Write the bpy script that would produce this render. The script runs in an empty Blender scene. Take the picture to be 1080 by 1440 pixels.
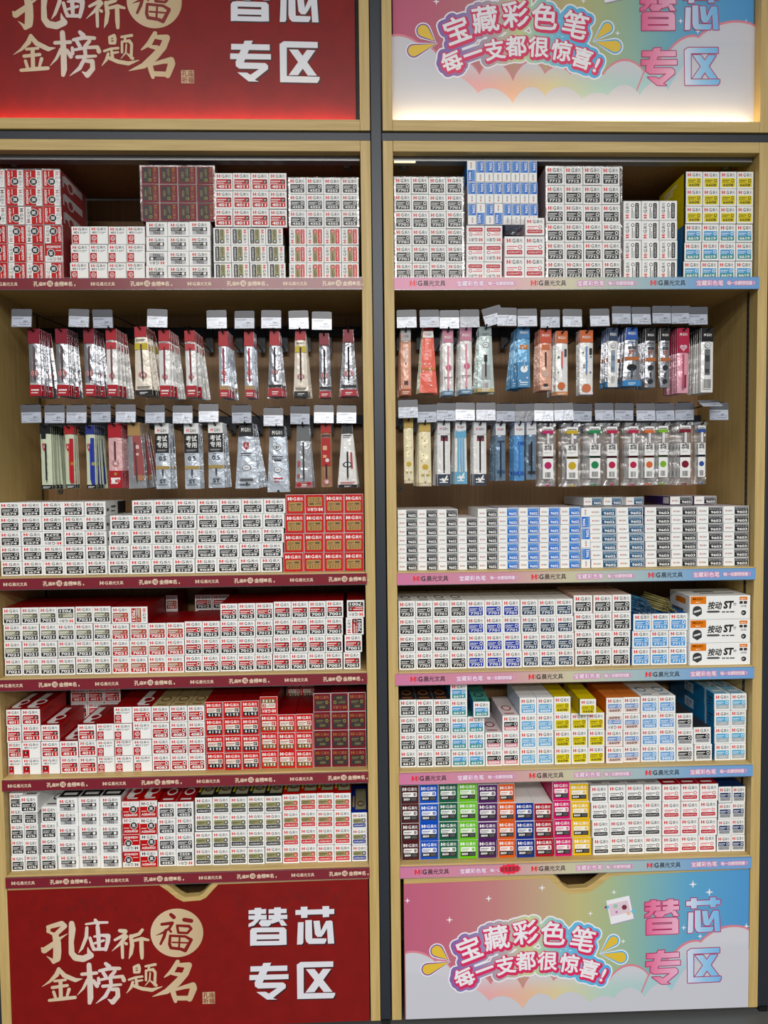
import bpy, math, random
from mathutils import Vector, Matrix
from mathutils.geometry import delaunay_2d_cdt
random.seed(7)
scene = bpy.context.scene
COL = scene.collection
# ------------------------------------------------------------------ camera
F_PX = 1003.33
CAM = Vector((-.08144, -1.60980, 1.27693))
yaw, pitch, roll = 3.28906e-02, -4.65193e-02, -1.09561e-02
cy, sy, cp, sp = math.cos(yaw), math.sin(yaw), math.cos(pitch), math.sin(pitch)
FW = Vector((sy*cp, cy*cp, sp)); RT = Vector((cy, -sy, 0)); UP = RT.cross(FW)
c_, s_ = math.cos(roll), math.sin(roll)
RT, UP = c_*RT + s_*UP, -s_*RT + c_*UP
def at(x, y, Y=0.):
    """point of the plane at depth Y that the photograph shows at pixel x, y"""
    d = FW + RT*((x-540)/F_PX) + UP*((720-y)/F_PX)
    return CAM + d*((Y-CAM.y)/d.y)
cd = bpy.data.cameras.new('camera'); cam = bpy.data.objects.new('camera', cd); COL.objects.link(cam)
cd.sensor_fit = 'VERTICAL'; cd.sensor_height = 36; cd.lens = F_PX/1440*36; cd.clip_start = .05
m3 = Matrix((RT, UP, -FW)).transposed()
cam.matrix_world = Matrix.Translation(CAM) @ m3.to_4x4()
scene.camera = cam
# ------------------------------------------------------------------ materials
def lin(v):
    v /= 255.
    return v/12.92 if v <= .04045 else ((v+.055)/1.055)**2.4
def rgb(c): return (lin(c[0]), lin(c[1]), lin(c[2]), 1)
MATS = {}
def mat(c, rough=.5, metal=0., key=None, spec=.5):
    k = key or (tuple(c), rough, metal, spec)
    if k in MATS: return MATS[k]
    m = bpy.data.materials.new('paint_%d' % len(MATS)); m.use_nodes = True
    b = m.node_tree.nodes['Principled BSDF']
    b.inputs['Base Color'].default_value = rgb(c); b.inputs['Roughness'].default_value = rough
    b.inputs['Metallic'].default_value = metal; b.inputs['Specular IOR Level'].default_value = spec
    MATS[k] = m
    return m
def nd(m, t, **kw):
    n = m.node_tree.nodes.new(t)
    for k, v in kw.items():
        if k in n.inputs: n.inputs[k].default_value = v
        else: setattr(n, k, v)
    return n
def lk(m, a, b): m.node_tree.links.new(a, b)
def ramp(m, stops, interp='LINEAR'):
    r = m.node_tree.nodes.new('ShaderNodeValToRGB'); e = r.color_ramp.elements
    r.color_ramp.interpolation = interp
    while len(e) < len(stops): e.new(.5)
    for i, (p, c) in enumerate(stops): e[i].position = p; e[i].color = rgb(c)
    return r
def wood_mat(vert, c1, c2, name):
    m = bpy.data.materials.new(name); m.use_nodes = True
    b = m.node_tree.nodes['Principled BSDF']; b.inputs['Roughness'].default_value = .5
    tc = nd(m, 'ShaderNodeTexCoord'); mp = nd(m, 'ShaderNodeMapping')
    mp.inputs['Scale'].default_value = (90, 90, 3) if vert else (3, 90, 90)
    lk(m, tc.outputs['Object'], mp.inputs['Vector'])
    n = nd(m, 'ShaderNodeTexNoise', Scale=1.6, Detail=6., Roughness=.65); lk(m, mp.outputs[0], n.inputs['Vector'])
    r = ramp(m, [(.3, c1), (.7, c2)]); lk(m, n.outputs['Fac'], r.inputs[0]); lk(m, r.outputs[0], b.inputs['Base Color'])
    bp = nd(m, 'ShaderNodeBump', Strength=.12, Distance=.001); lk(m, n.outputs['Fac'], bp.inputs['Height']); lk(m, bp.outputs[0], b.inputs['Normal'])
    return m
WV = wood_mat(True, (178, 150, 88), (206, 180, 120), 'oak_upright')
WH = wood_mat(False, (178, 150, 88), (206, 180, 120), 'oak_lengthwise')
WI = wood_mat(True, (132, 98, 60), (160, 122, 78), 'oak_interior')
DK = mat((42, 47, 55), .4, .2)
BLK = mat((16, 16, 18), .4)
def xramp_mat(name, stops, x0, x1, rough=.3, axis=0, spec=.3):
    m = bpy.data.materials.new(name); m.use_nodes = True
    b = m.node_tree.nodes['Principled BSDF']; b.inputs['Roughness'].default_value = rough; b.inputs['Specular IOR Level'].default_value = spec
    tc = nd(m, 'ShaderNodeTexCoord'); sx = nd(m, 'ShaderNodeSeparateXYZ'); lk(m, tc.outputs['Object'], sx.inputs[0])
    mr = nd(m, 'ShaderNodeMapRange'); mr.inputs['From Min'].default_value = x0; mr.inputs['From Max'].default_value = x1
    lk(m, sx.outputs[axis], mr.inputs['Value'])
    r = ramp(m, stops); lk(m, mr.outputs[0], r.inputs[0]); lk(m, r.outputs[0], b.inputs['Base Color'])
    return m
def film_mat(name, tint=(255, 255, 255), opa=.10, rough=.12, bump=.6, scale=40.):
    """thin clear plastic film: mostly see-through, wrinkled gloss"""
    m = bpy.data.materials.new(name); m.use_nodes = True; nt = m.node_tree
    nt.nodes.remove(nt.nodes['Principled BSDF'])
    out = nt.nodes['Material Output']
    tr = nd(m, 'ShaderNodeBsdfTransparent'); tr.inputs[0].default_value = rgb(tint)
    gl = nd(m, 'ShaderNodeBsdfGlossy'); gl.inputs['Roughness'].default_value = rough
    df = nd(m, 'ShaderNodeBsdfDiffuse'); df.inputs[0].default_value = (.75, .77, .8, 1)
    tc = nd(m, 'ShaderNodeTexCoord'); n = nd(m, 'ShaderNodeTexNoise', Scale=scale, Detail=3., Distortion=1.5)
    lk(m, tc.outputs['Object'], n.inputs['Vector'])
    bp = nd(m, 'ShaderNodeBump', Strength=bump, Distance=.004); lk(m, n.outputs['Fac'], bp.inputs['Height']); lk(m, bp.outputs[0], gl.inputs['Normal'])
    mg = nd(m, 'ShaderNodeMixShader'); mg.inputs[0].default_value = .35; lk(m, gl.outputs[0], mg.inputs[1]); lk(m, df.outputs[0], mg.inputs[2])
    mx = nd(m, 'ShaderNodeMixShader'); mx.inputs[0].default_value = opa; lk(m, tr.outputs[0], mx.inputs[1]); lk(m, mg.outputs[0], mx.inputs[2])
    lk(m, mx.outputs[0], out.inputs['Surface'])
    return m
def foil_mat(name, c, metal=.7, rough=.3, bump=.38):
    m = bpy.data.materials.new(name); m.use_nodes = True
    b = m.node_tree.nodes['Principled BSDF']; b.inputs['Base Color'].default_value = rgb(c)
    b.inputs['Roughness'].default_value = rough; b.inputs['Metallic'].default_value = metal
    tc = nd(m, 'ShaderNodeTexCoord'); n = nd(m, 'ShaderNodeTexNoise', Scale=45., Detail=3., Distortion=1.2)
    oi = nd(m, 'ShaderNodeObjectInfo'); ad = nd(m, 'ShaderNodeVectorMath'); ad.operation = 'ADD'
    lk(m, tc.outputs['Object'], ad.inputs[0]); lk(m, oi.outputs['Random'], ad.inputs[1]); lk(m, ad.outputs[0], n.inputs['Vector'])
    bp = nd(m, 'ShaderNodeBump', Strength=bump, Distance=.004); lk(m, n.outputs['Fac'], bp.inputs['Height']); lk(m, bp.outputs[0], b.inputs['Normal'])
    return m
CLEAR = film_mat('clear_film', opa=.15, bump=.9)
WRAP = film_mat('shrink_film', opa=.09, bump=.5, scale=25.)
SLEEVE = film_mat('tag_sleeve_film', (244, 246, 250), .10, .25, .1)
CLIP = mat((78, 80, 88), .35)
# ------------------------------------------------------------------ lettering
GL = {}
def glyphs(s, offset=0.):
    """flat outline of a line of lettering: (points, faces, bounding box)"""
    k = (s, offset)
    if k not in GL:
        c = bpy.data.curves.new('lettering', 'FONT'); c.body = s; c.resolution_u = 2; c.offset = offset
        o = bpy.data.objects.new('lettering', c); COL.objects.link(o)
        me = bpy.data.meshes.new_from_object(o.evaluated_get(bpy.context.evaluated_depsgraph_get()))
        v = [(p.co.x, p.co.y) for p in me.vertices]; f = [tuple(p.vertices) for p in me.polygons]
        cnt = {}
        for t in f:
            for a, b in zip(t, t[1:]+t[:1]): cnt[(min(a, b), max(a, b))] = cnt.get((min(a, b), max(a, b)), 0)+1
        ed = [e for e, n in cnt.items() if n == 1]
        bpy.data.objects.remove(o); bpy.data.curves.remove(c); bpy.data.meshes.remove(me)
        xs = [p[0] for p in v]; ys = [p[1] for p in v]
        GL[k] = (v, f, ed, (min(xs), min(ys), max(xs), max(ys)))
    return GL[k]
GF = {}
def fat_glyphs(t, bold):
    """lettering with its strokes widened by bold (in ems), merged to one flat outline"""
    k = (t, bold)
    if k not in GF:
        v, f, ed, bb = glyphs(t, 0.)
        if bold:
            b = MB(); P = lambda x, z, l: (x, 0, z)
            for q in f: b.poly(P, [v[i] for i in q], None, 0)
            for i, j in ed: b.stroke(P, [v[i]+(2*bold,), v[j]+(2*bold,)], None, 0, 6)
            b.flush(); v = [(p[0], p[2]) for p in b.v]; f = b.f
            xs = [p[0] for p in v]; zs = [p[1] for p in v]; bb = (min(xs), min(zs), max(xs), max(zs))
        GF[k] = (v, f, bb)
    return GF[k]
# ------------------------------------------------------------------ mesh builder
class MB:
    def __init__(s): s.v = []; s.f = []; s.m = []; s.mats = []; s.lay = {}; s.gid = 0
    def mi(s, m):
        if m not in s.mats: s.mats.append(m)
        return s.mats.index(m)
    def face(s, pts, m):
        b = len(s.v); s.v += [tuple(p) for p in pts]; s.f.append(tuple(range(b, b+len(pts)))); s.m.append(s.mi(m))
    def geo(s, pts, faces, m):
        b = len(s.v); s.v += [tuple(p) for p in pts]; i = s.mi(m)
        for f in faces: s.f.append(tuple(b+j for j in f)); s.m.append(i)
    def box(s, x0, x1, y0, y1, z0, z1, m, top=None, front=None, skip=()):
        P = [(x0, y0, z0), (x1, y0, z0), (x1, y1, z0), (x0, y1, z0), (x0, y0, z1), (x1, y0, z1), (x1, y1, z1), (x0, y1, z1)]
        b = len(s.v); s.v += P
        for n, q in (('d', (0, 3, 2, 1)), ('u', (4, 5, 6, 7)), ('f', (0, 1, 5, 4)), ('r', (1, 2, 6, 5)), ('b', (2, 3, 7, 6)), ('l', (3, 0, 4, 7))):
            if n in skip: continue
            s.f.append(tuple(b+j for j in q)); s.m.append(s.mi({'u': top or m, 'f': front or m}.get(n, m)))
    def prism(s, pts, y0, y1, m, side=None):
        """pts: (x, z) outline, anticlockwise from the front; extruded from y0 (front) to y1"""
        n = len(pts); b = len(s.v)
        s.v += [(x, y0, z) for x, z in pts]+[(x, y1, z) for x, z in pts]
        s.f.append(tuple(range(b, b+n))); s.m.append(s.mi(m)); s.f.append(tuple(range(b+2*n-1, b+n-1, -1))); s.m.append(s.mi(side or m))
        for i in range(n):
            j = (i+1) % n; s.f.append((b+j, b+i, b+n+i, b+n+j)); s.m.append(s.mi(side or m))
    def tube(s, pts, r, m, n=8, cap=True):
        pts = [Vector(p) for p in pts]; rs = r if isinstance(r, (list, tuple)) else [r]*len(pts); b = len(s.v)
        for i, p in enumerate(pts):
            d = (pts[min(i+1, len(pts)-1)]-pts[max(i-1, 0)]).normalized()
            a = Vector((0, 0, 1)) if abs(d.z) < .9 else Vector((1, 0, 0))
            u = d.cross(a).normalized(); w = u.cross(d)
            for k in range(n):
                t = 2*math.pi*k/n; s.v.append(tuple(p+(u*math.cos(t)+w*math.sin(t))*rs[i]))
        i_ = s.mi(m)
        for i in range(len(pts)-1):
            for k in range(n): s.f.append((b+i*n+k, b+i*n+(k+1) % n, b+(i+1)*n+(k+1) % n, b+(i+1)*n+k)); s.m.append(i_)
        if cap:
            s.f.append(tuple(b+k for k in range(n-1, -1, -1))); s.m.append(i_); e = b+(len(pts)-1)*n
            s.f.append(tuple(e+k for k in range(n))); s.m.append(i_)
    # flat artwork: 2D points mapped by P(x, z, layer)
    def art(s, P, pts, faces, m, layer): s.geo([P(x, z, layer) for x, z in pts], faces, m)
    def flat(s, P, pts, m, layer):
        """a flat shape that is merged with the other shapes of its colour and layer"""
        s.lay.setdefault((s.mi(m), layer, s.gid), (P, []))[1].append(pts)
    def flush(s):
        for (mi, layer, gid), (P, polys) in s.lay.items():
            vs, fs = [], []
            for p in polys:
                a = sum(x0*z1-x1*z0 for (x0, z0), (x1, z1) in zip(p, p[1:]+p[:1]))
                if abs(a) < 1e-13: continue
                q = p if a > 0 else p[::-1]
                fs.append(list(range(len(vs), len(vs)+len(q)))); vs += [Vector((x*100, z*100)) for x, z in q]
            if not fs: continue
            ov, oe, of = delaunay_2d_cdt(vs, [], fs, 0, 1e-6)[:3]
            rings = [[(vs[i].x, vs[i].y) for i in q] for q in fs]       # keep the triangles that lie inside a shape
            boxes = [(min(p[0] for p in r), max(p[0] for p in r), min(p[1] for p in r), max(p[1] for p in r)) for r in rings]
            lo = min(q[0] for q in boxes); hi = max(q[1] for q in boxes); nb = max(1, min(80, len(rings)//4)); st = (hi-lo)/nb or 1.
            bins = [[] for _ in range(nb)]
            for i, q in enumerate(boxes):
                for k in range(max(0, int((q[0]-lo)/st)), min(nb-1, int((q[1]-lo)/st))+1): bins[k].append(i)
            keep = []
            for f in of:
                x = sum(ov[i].x for i in f)/len(f); y = sum(ov[i].y for i in f)/len(f)
                for i in bins[min(nb-1, max(0, int((x-lo)/st)))]:
                    q = boxes[i]
                    if q[0] <= x <= q[1] and q[2] <= y <= q[3]:
                        r = rings[i]; ins = False; x0, y0 = r[-1]
                        for x1, y1 in r:
                            if (y1 > y) != (y0 > y) and x < (x0-x1)*(y-y1)/(y0-y1)+x1: ins = not ins
                            x0, y0 = x1, y1
                        if ins: keep.append(f); break
            s.geo([P(p.x/100, p.y/100, layer+(gid % 14)*.065) for p in ov], keep, s.mats[mi])
        s.lay = {}
    def poly(s, P, pts, m, layer): s.flat(P, list(pts), m, layer)
    def disc(s, P, x, z, rx, rz, m, layer, n=20):
        s.poly(P, [(x+rx*math.cos(2*math.pi*k/n), z+rz*math.sin(2*math.pi*k/n)) for k in range(n)], m, layer)
    def stroke(s, P, pts, m, layer, n=10, close=False):
        """brush stroke: points (x, z, full width) joined with round ends"""
        q = pts+[pts[0]] if close else pts
        for (x0, z0, w0), (x1, z1, w1) in zip(q, q[1:]):
            d = math.hypot(x1-x0, z1-z0) or 1e-9; nx, nz = -(z1-z0)/d/2, (x1-x0)/d/2
            s.poly(P, [(x0+nx*w0, z0+nz*w0), (x0-nx*w0, z0-nz*w0), (x1-nx*w1, z1-nz*w1), (x1+nx*w1, z1+nz*w1)], m, layer)
        for x, z, w in pts: s.disc(P, x, z, w/2, w/2, m, layer, n)
    def text(s, P, t, x0, z0, x1, z1, m, layer, offset=.012):
        v, f, (a, b, c, d) = fat_glyphs(t, offset)
        kx, kz = (x1-x0)/max(c-a, 1e-6), (z1-z0)/max(d-b, 1e-6)
        s.art(P, [(x0+(x-a)*kx, z0+(z-b)*kz) for x, z in v], f, m, layer)
    def glyph_fat(s, P, t, cx, cz, h, ang, rad, m, layer, dx=0, dz=0, n=8, own=True):
        """one character centred at cx, cz, em height h, turned by ang, its outline widened by rad"""
        v, f, ed, (a, b, c, d) = glyphs(t); k = h; ca, sa = math.cos(ang), math.sin(ang); mx, mz = (a+c)/2, (b+d)/2
        q = [(cx+dx+((x-mx)*ca-(z-mz)*sa)*k, cz+dz+((x-mx)*sa+(z-mz)*ca)*k) for x, z in v]
        s.gid += 1
        for tr in f: s.poly(P, [q[i] for i in tr], m, layer)
        if rad and rad/h < .12:                  # thin widening: reuse the merged outline
            v2, f2, _ = fat_glyphs(t, round(rad/h, 3))
            for p in list(s.lay):
                if p[2] == s.gid: del s.lay[p]
            s.art(P, [(cx+dx+((x-mx)*ca-(z-mz)*sa)*k, cz+dz+((x-mx)*sa+(z-mz)*ca)*k) for x, z in v2], f2, m, layer+(s.gid % 14)*.065)
        elif rad:
            for i, j in ed: s.stroke(P, [q[i]+(2*rad,), q[j]+(2*rad,)], m, layer, n)
    def build(s, name, parent=None, loc=None):
        me = s.mesh(name); return place(name, me, parent, loc)
    def mesh(s, name):
        s.flush()
        me = bpy.data.meshes.new(name); me.from_pydata(s.v, [], s.f)
        for m in s.mats: me.materials.append(m)
        me.polygons.foreach_set('material_index', s.m); me.update()
        return me
def place(name, me, parent=None, loc=None):
    o = bpy.data.objects.new(name, me); COL.objects.link(o)
    if parent: o.parent = parent
    if loc is not None: o.location = loc
    return o
def tag(o, label, cat, group=None, kind=None):
    if label: o['label'] = label
    if cat: o['category'] = cat
    if group: o['group'] = group
    if kind: o['kind'] = kind
    return o
def empty(name, loc=(0, 0, 0)):
    o = bpy.data.objects.new(name, None); COL.objects.link(o); o.location = loc; o.empty_display_size = .02
    return o
def bev(o, w=.0015, seg=2):
    b = o.modifiers.new('soft_edge', 'BEVEL'); b.width = w; b.segments = seg; b.limit_method = 'ANGLE'; b.angle_limit = math.radians(50)
    return o
def XZ(y0): return lambda x, z, l: (x, y0-.00012*l, z)
ORD = 'zeroth first second third fourth fifth sixth seventh eighth ninth tenth eleventh twelfth thirteenth fourteenth fifteenth sixteenth seventeenth eighteenth nineteenth twentieth twenty-first twenty-second twenty-third twenty-fourth'.split()
W = mat((238, 239, 237), .45, spec=.3); RED = mat((200, 28, 40), .45); INK = mat((38, 38, 42), .45); GREY = mat((95, 97, 102), .45)
PWHITE = mat((235, 235, 235), .4)
# ------------------------------------------------------------------ the room
b = MB(); b.box(-3, 3.2, -4.5, .6, -.08, 0, mat((82, 84, 84), .5)); fl = b.build('floor'); tag(fl, 'grey shop floor in front of the shelving', 'floor', kind='structure')
b = MB(); b.box(-3, 3.2, .46, .56, 0, 3.1, mat((120, 122, 126), .6)); tag(b.build('wall_back'), 'grey wall behind the shelving', 'wall', kind='structure')
# ------------------------------------------------------------------ metal frame between the cabinets
fr = empty('metal_frame', (-.0368, .01, 0)); tag(fr, 'dark grey metal frame of posts and crossbars between the cabinets', 'frame')
def loc_to(o, parent): o.location = -Vector(parent.location)
def upright(x0, x1):
    b = MB(); b.box(x0, x1, .003, .06, .012, 2.5, DK); o = b.build('upright', fr); loc_to(o, fr); bev(o)
    b = MB(); b.box(x0+.002, x1-.002, .001, .05, 0, .0118, BLK); o2 = b.build('foot_plate', o)
upright(-.0486, -.0249); upright(.8502, .8745); upright(-.9445, -.9205)
for x0, x1 in ((-.9203, -.0488), (-.0247, .850), (.8747, 1.2)):
    b = MB(); b.box(x0, x1, .005, .05, 2.0235, 2.0425, DK); o = b.build('crossbar', fr); loc_to(o, fr); bev(o)
# ------------------------------------------------------------------ cabinets
SH = {'L': {1: 1.7235, 2: 1.0665, 3: .8385, 4: .6095, 5: .3845}, 'R': {1: 1.7235, 2: 1.0650, 3: .8345, 4: .6035, 5: .3830}}
CABX = {'L': (-.8965, -.0721), 'R': (0., .825)}
CABN = {'L': 'red cabinet', 'R': 'pastel cabinet'}
MAROON = mat((122, 30, 44), .28); CREAM = mat((226, 205, 180), .4)
PASTEL = [(0, (206, 122, 160)), (.3, (206, 150, 160)), (.48, (200, 195, 165)), (.66, (165, 188, 190)), (.85, (120, 165, 210)), (1, (112, 160, 212))]
STRIP_PASTEL = xramp_mat('pastel_strip', PASTEL, 0, .825, .25)
LILAC = mat((205, 120, 180), .4); REDM = mat((225, 38, 45), .4)
STRIP_MG = {('L', 1): (-8, 135), ('L', 2): (6, 133.5), ('L', 3): (0, 133), ('L', 4): (12, 131.5), ('L', 5): (17, 130.5),
            ('R', 1): (576, 167), ('R', 2): (581, 163), ('R', 3): (577, 163), ('R', 4): (579, 162), ('R', 5): (583, 161)}
def logo_m(b, P, x0, z0, x1, z1, m, layer):
    w, h = x1-x0, z1-z0
    for q in ((0,0, .26,0, .26,1, 0,1), (.74,0, 1,0, 1,1, .74,1), (0,1, .27,1, .56,.18, .44,.18, .2,.7), (1,1, .73,1, .44,.18, .56,.18, .8,.7)):
        b.poly(P, [(x0+q[i]*w, z0+q[i+1]*h) for i in range(0, len(q), 2)], m, layer)
def mg_logo(b, P, x, z, h, cm, cg, layer, suffix='晨光文具'):
    """the brand mark: M, two dots, G, then the brand's characters"""
    logo_m(b, P, x, z, x+h*1.05, z+h, cm, layer)
    for zz in (.22, .66): b.poly(P, [(x+h*1.2, z+h*zz), (x+h*1.38, z+h*zz), (x+h*1.38, z+h*(zz+.18)), (x+h*1.2, z+h*(zz+.18))], cg, layer)
    b.text(P, 'G', x+h*1.5, z, x+h*2.35, z+h, cg, layer, .03)
    b.text(P, suffix, x+h*2.55, z-.04*h, x+h*(2.55+1.05*len(suffix)), z+h*1.04, cg, layer, .015)
def cabinet(c):
    x0, x1 = CABX[c]; t = .0225
    root = empty('display_cabinet', ((x0+x1)/2, 0, 0))
    tag(root, {'L': 'oak display cabinet with maroon shelf strips and red drawer', 'R': 'oak display cabinet with pastel shelf strips and pastel drawer'}[c], 'cabinet')
    def part(bm, name, par=root):
        o = bm.build(name, par)
        if par is root: loc_to(o, root)
        return o
    for a, d in ((x0-t, x0), (x1, x1+t)):
        b = MB(); b.box(a, d, 0, .44, .012, 2.0225, WV); o = part(b, 'side_panel'); bev(o, .001)
        xi = d if a < x0 else a; sg = 1 if a < x0 else -1
        for yy in ((.038,) if (c, sg) == ('R', -1) else (.25,)):
            b = MB(); b.box(min(xi, xi+sg*.0012), max(xi, xi+sg*.0012), yy-.005, yy+.005, .40, 1.70, mat((70, 62, 48), .4))
            b2 = b
            for k in range(80): z = .41+k*.016; b2.box(min(xi+sg*.0012, xi+sg*.0016), max(xi+sg*.0012, xi+sg*.0016), yy-.002, yy+.002, z, z+.009, BLK)
            b.build('slotted_strip', o)
    b = MB(); b.box(x0+.0003, x1-.0003, .2845, .30, .014, 2.0, WI); part(b, 'back_panel')
    b = MB(); b.box(x0+.0003, x1-.0003, 0, .024, 1.9991, 2.0225, WH); o = part(b, 'top_rail'); bev(o, .001)
    b = MB(); b.box(x0+.0003, x1-.0003, .0245, .284, 2.004, 2.022, WI); part(b, 'top_panel')
    b = MB(); b.box(x0+.002, x1-.002, .026, .05, 1.990, 2.0035, mat((150, 152, 155), .35, .6)); o = part(b, 'light_channel')
    if c == 'R':        # added glowing strip that stands in for the glint on the channel's underside
        gm_ = mat((255, 236, 180), .4, key='glint_glow'); gb = gm_.node_tree.nodes['Principled BSDF']; gb.inputs['Emission Color'].default_value = (1, .82, .45, 1); gb.inputs['Emission Strength'].default_value = 1.1
        b = MB(); b.box(x0+.004, x0+.052, .0255, .034, 1.9888, 1.9899, gm_); b.build('glint_strip', o)
    for k, xx in enumerate((x0+.03, x1-.03)):
        b = MB(); b.tube([(xx, .09, 2.0035), (xx, .09, 1.998)], [.012, .010], mat((120, 118, 112), .4, .5), 16); part(b, 'cam_fitting')
    for k, z in SH[c].items():
        b = MB(); b.box(x0+.0004, x1-.0004, 0, .284, z-.019, z, WH); o = part(b, 'shelf'); bev(o, .0008)
        # printed strip in a clear holder along the shelf's front edge
        hh = .0245 if c == 'L' else .0262
        zt = z-(.0028 if k > 1 else .0005); zb = zt-hh; xa, xb = x0-.0005, x1+.001
        if (c, k) == ('L', 2): xb += .002
        if (c, k) == ('R', 3): xa -= .006
        b = MB(); P = XZ(-.0042)
        b.box(xa, xb, -.0042, -.0003, zb, zt, MAROON if c == 'L' else STRIP_PASTEL)
        px, per = STRIP_MG[(c, k)]; yy = {1: 398, 2: 818, 3: 957, 4: 1095, 5: 1229}[k]
        xs = at(px, yy).x; pw = at(px+4*per, yy).x-xs; pw /= 4
        for i in range(4 if c == 'L' else 3):
            X = xs+i*pw
            if c == 'L':
                if X > x0: mg_logo(b, P, X, zb+hh*.33, .0077, CREAM, CREAM, 1)
                X += pw*.415; zc = zb+hh*.5
                for ch, dx, s in (('孔', -.002, 1.1), ('庙', .0085, .86), ('祈', .0168, .72), ('金', .0430, 1.), ('榜', .0535, 1.02), ('题', .0630, .74), ('名', .0722, 1.)):
                    b.glyph_fat(P, ch, X+.006+dx, zc, .0105*s, 0, .0003, CREAM, 1, n=5)
                b.disc(P, X+.0346, zc+.0005, .0066, .0066, CREAM, 1); b.glyph_fat(P, '福', X+.0346, zc+.0005, .0095, 0, 0, MAROON, 2)
                b.box(X+.087, X+.0892, -.0044, -.0042, zc-.005, zc-.0015, CREAM)
            else:
                mg_logo(b, P, X, zb+hh*.30, .0118, REDM, INK, 1)
                X += pw*.385
                for seg, dx, w, gs in (('宝藏彩色笔', 0, .062, .0122), ('每一支都很惊喜!', .071, .066, .0092)):
                    wch = w/len(seg)
                    for q, ch in enumerate(seg):
                        for rad, m, l in ((.0016, LILAC, 1), (.00015, PWHITE, 2)):
                            if X+dx+wch*(q+.5) < xb-.004: b.glyph_fat(P, ch, X+dx+wch*(q+.5), zb+hh*.5, gs, 0, rad, m, l, n=5)
        b.build('label_strip', o)
        # clear plastic lip of the strip holder
        b = MB(); b.box(xa, xb, -.0058, -.0040, zt, zt+.0012, SLEEVE); b.box(xa, xb, -.0058, -.0040, zb-.0012, zb, SLEEVE); b.build('strip_rail', o)
    # hanging bars for the hooks
    for yb in ((467,), (592,)):
        z = at(300 if c == 'L' else 780, yb[0], .262).z
        b = MB(); b.box(x0+.001, x1-.001, .262, .282, z-.012, z+.012, mat((28, 32, 42), .35, .4)); bev(part(b, 'hook_bar'))
    for px, py in (((84, 691),) if c == 'L' else ((563, 687),)):
        p = at(px, py, .28); b = MB(); b.tube([(p.x, .2845, p.z), (p.x, .279, p.z)], [.0075, .006], mat((110, 108, 104), .4, .6), 14); b.tube([(p.x, .2789, p.z), (p.x, .2785, p.z)], .003, BLK, 8); part(b, 'screw_cap')
    # bottom drawer with its printed front
    if c == 'L':
        top = [(10, 1247), (228, 1240), (240, 1248), (252, 1258), (260, 1262), (279, 1260.5), (285, 1257), (294, 1247), (303, 1238), (515, 1230)]
        gr = [(10, 1252), (224, 1245), (236, 1253), (248, 1263), (258, 1268), (282, 1266), (290, 1262), (298, 1253), (307, 1243.5), (514, 1236)]
        xr = -.0748; xl = -.8952
    else:
        top = [(570, 1236), (776, 1228.5), (785, 1236), (793, 1246), (801, 1250), (824, 1248.5), (832, 1244), (845, 1234), (857, 1226), (1054, 1220)]
        gr = [(570, 1243), (771, 1235), (780, 1243), (789, 1252), (799, 1256.5), (826, 1255), (836, 1250), (849, 1240), (861, 1231.5), (1054, 1222)]
        xr = .8222; xl = .008
    def outl(L, zb):
        pts = [(at(x, y).x, at(x, y).z) for x, y in L]; z1 = (pts[0][1]+pts[-1][1])/2
        pts[0] = (xl, pts[0][1]); pts[-1] = (xr, pts[-1][1])
        return [(xl, zb), (xr, zb)]+pts[::-1]
    b = MB(); b.prism(outl(top, .014), 0, .018, WH); dr = part(b, 'drawer'); bev(dr, .001)
    b = MB(); b.box(xl+.015, xr-.015, .0185, .26, .03, .05, WI); b.box(xl+.015, xl+.027, .0185, .26, .05, .30, WI); b.box(xr-.027, xr-.015, .0185, .26, .05, .30, WI); b.box(xl+.027, xr-.027, .25, .26, .05, .30, WI); b.build('drawer_box', dr)
    gm = art_mats(c)['bg']; b = MB(); b.prism(outl(gr, .0145), -.0015, -.0001, gm); g = b.build('printed_front', dr)
    artwork(c, dr, -.0016, 0, 0)
    return root
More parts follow.
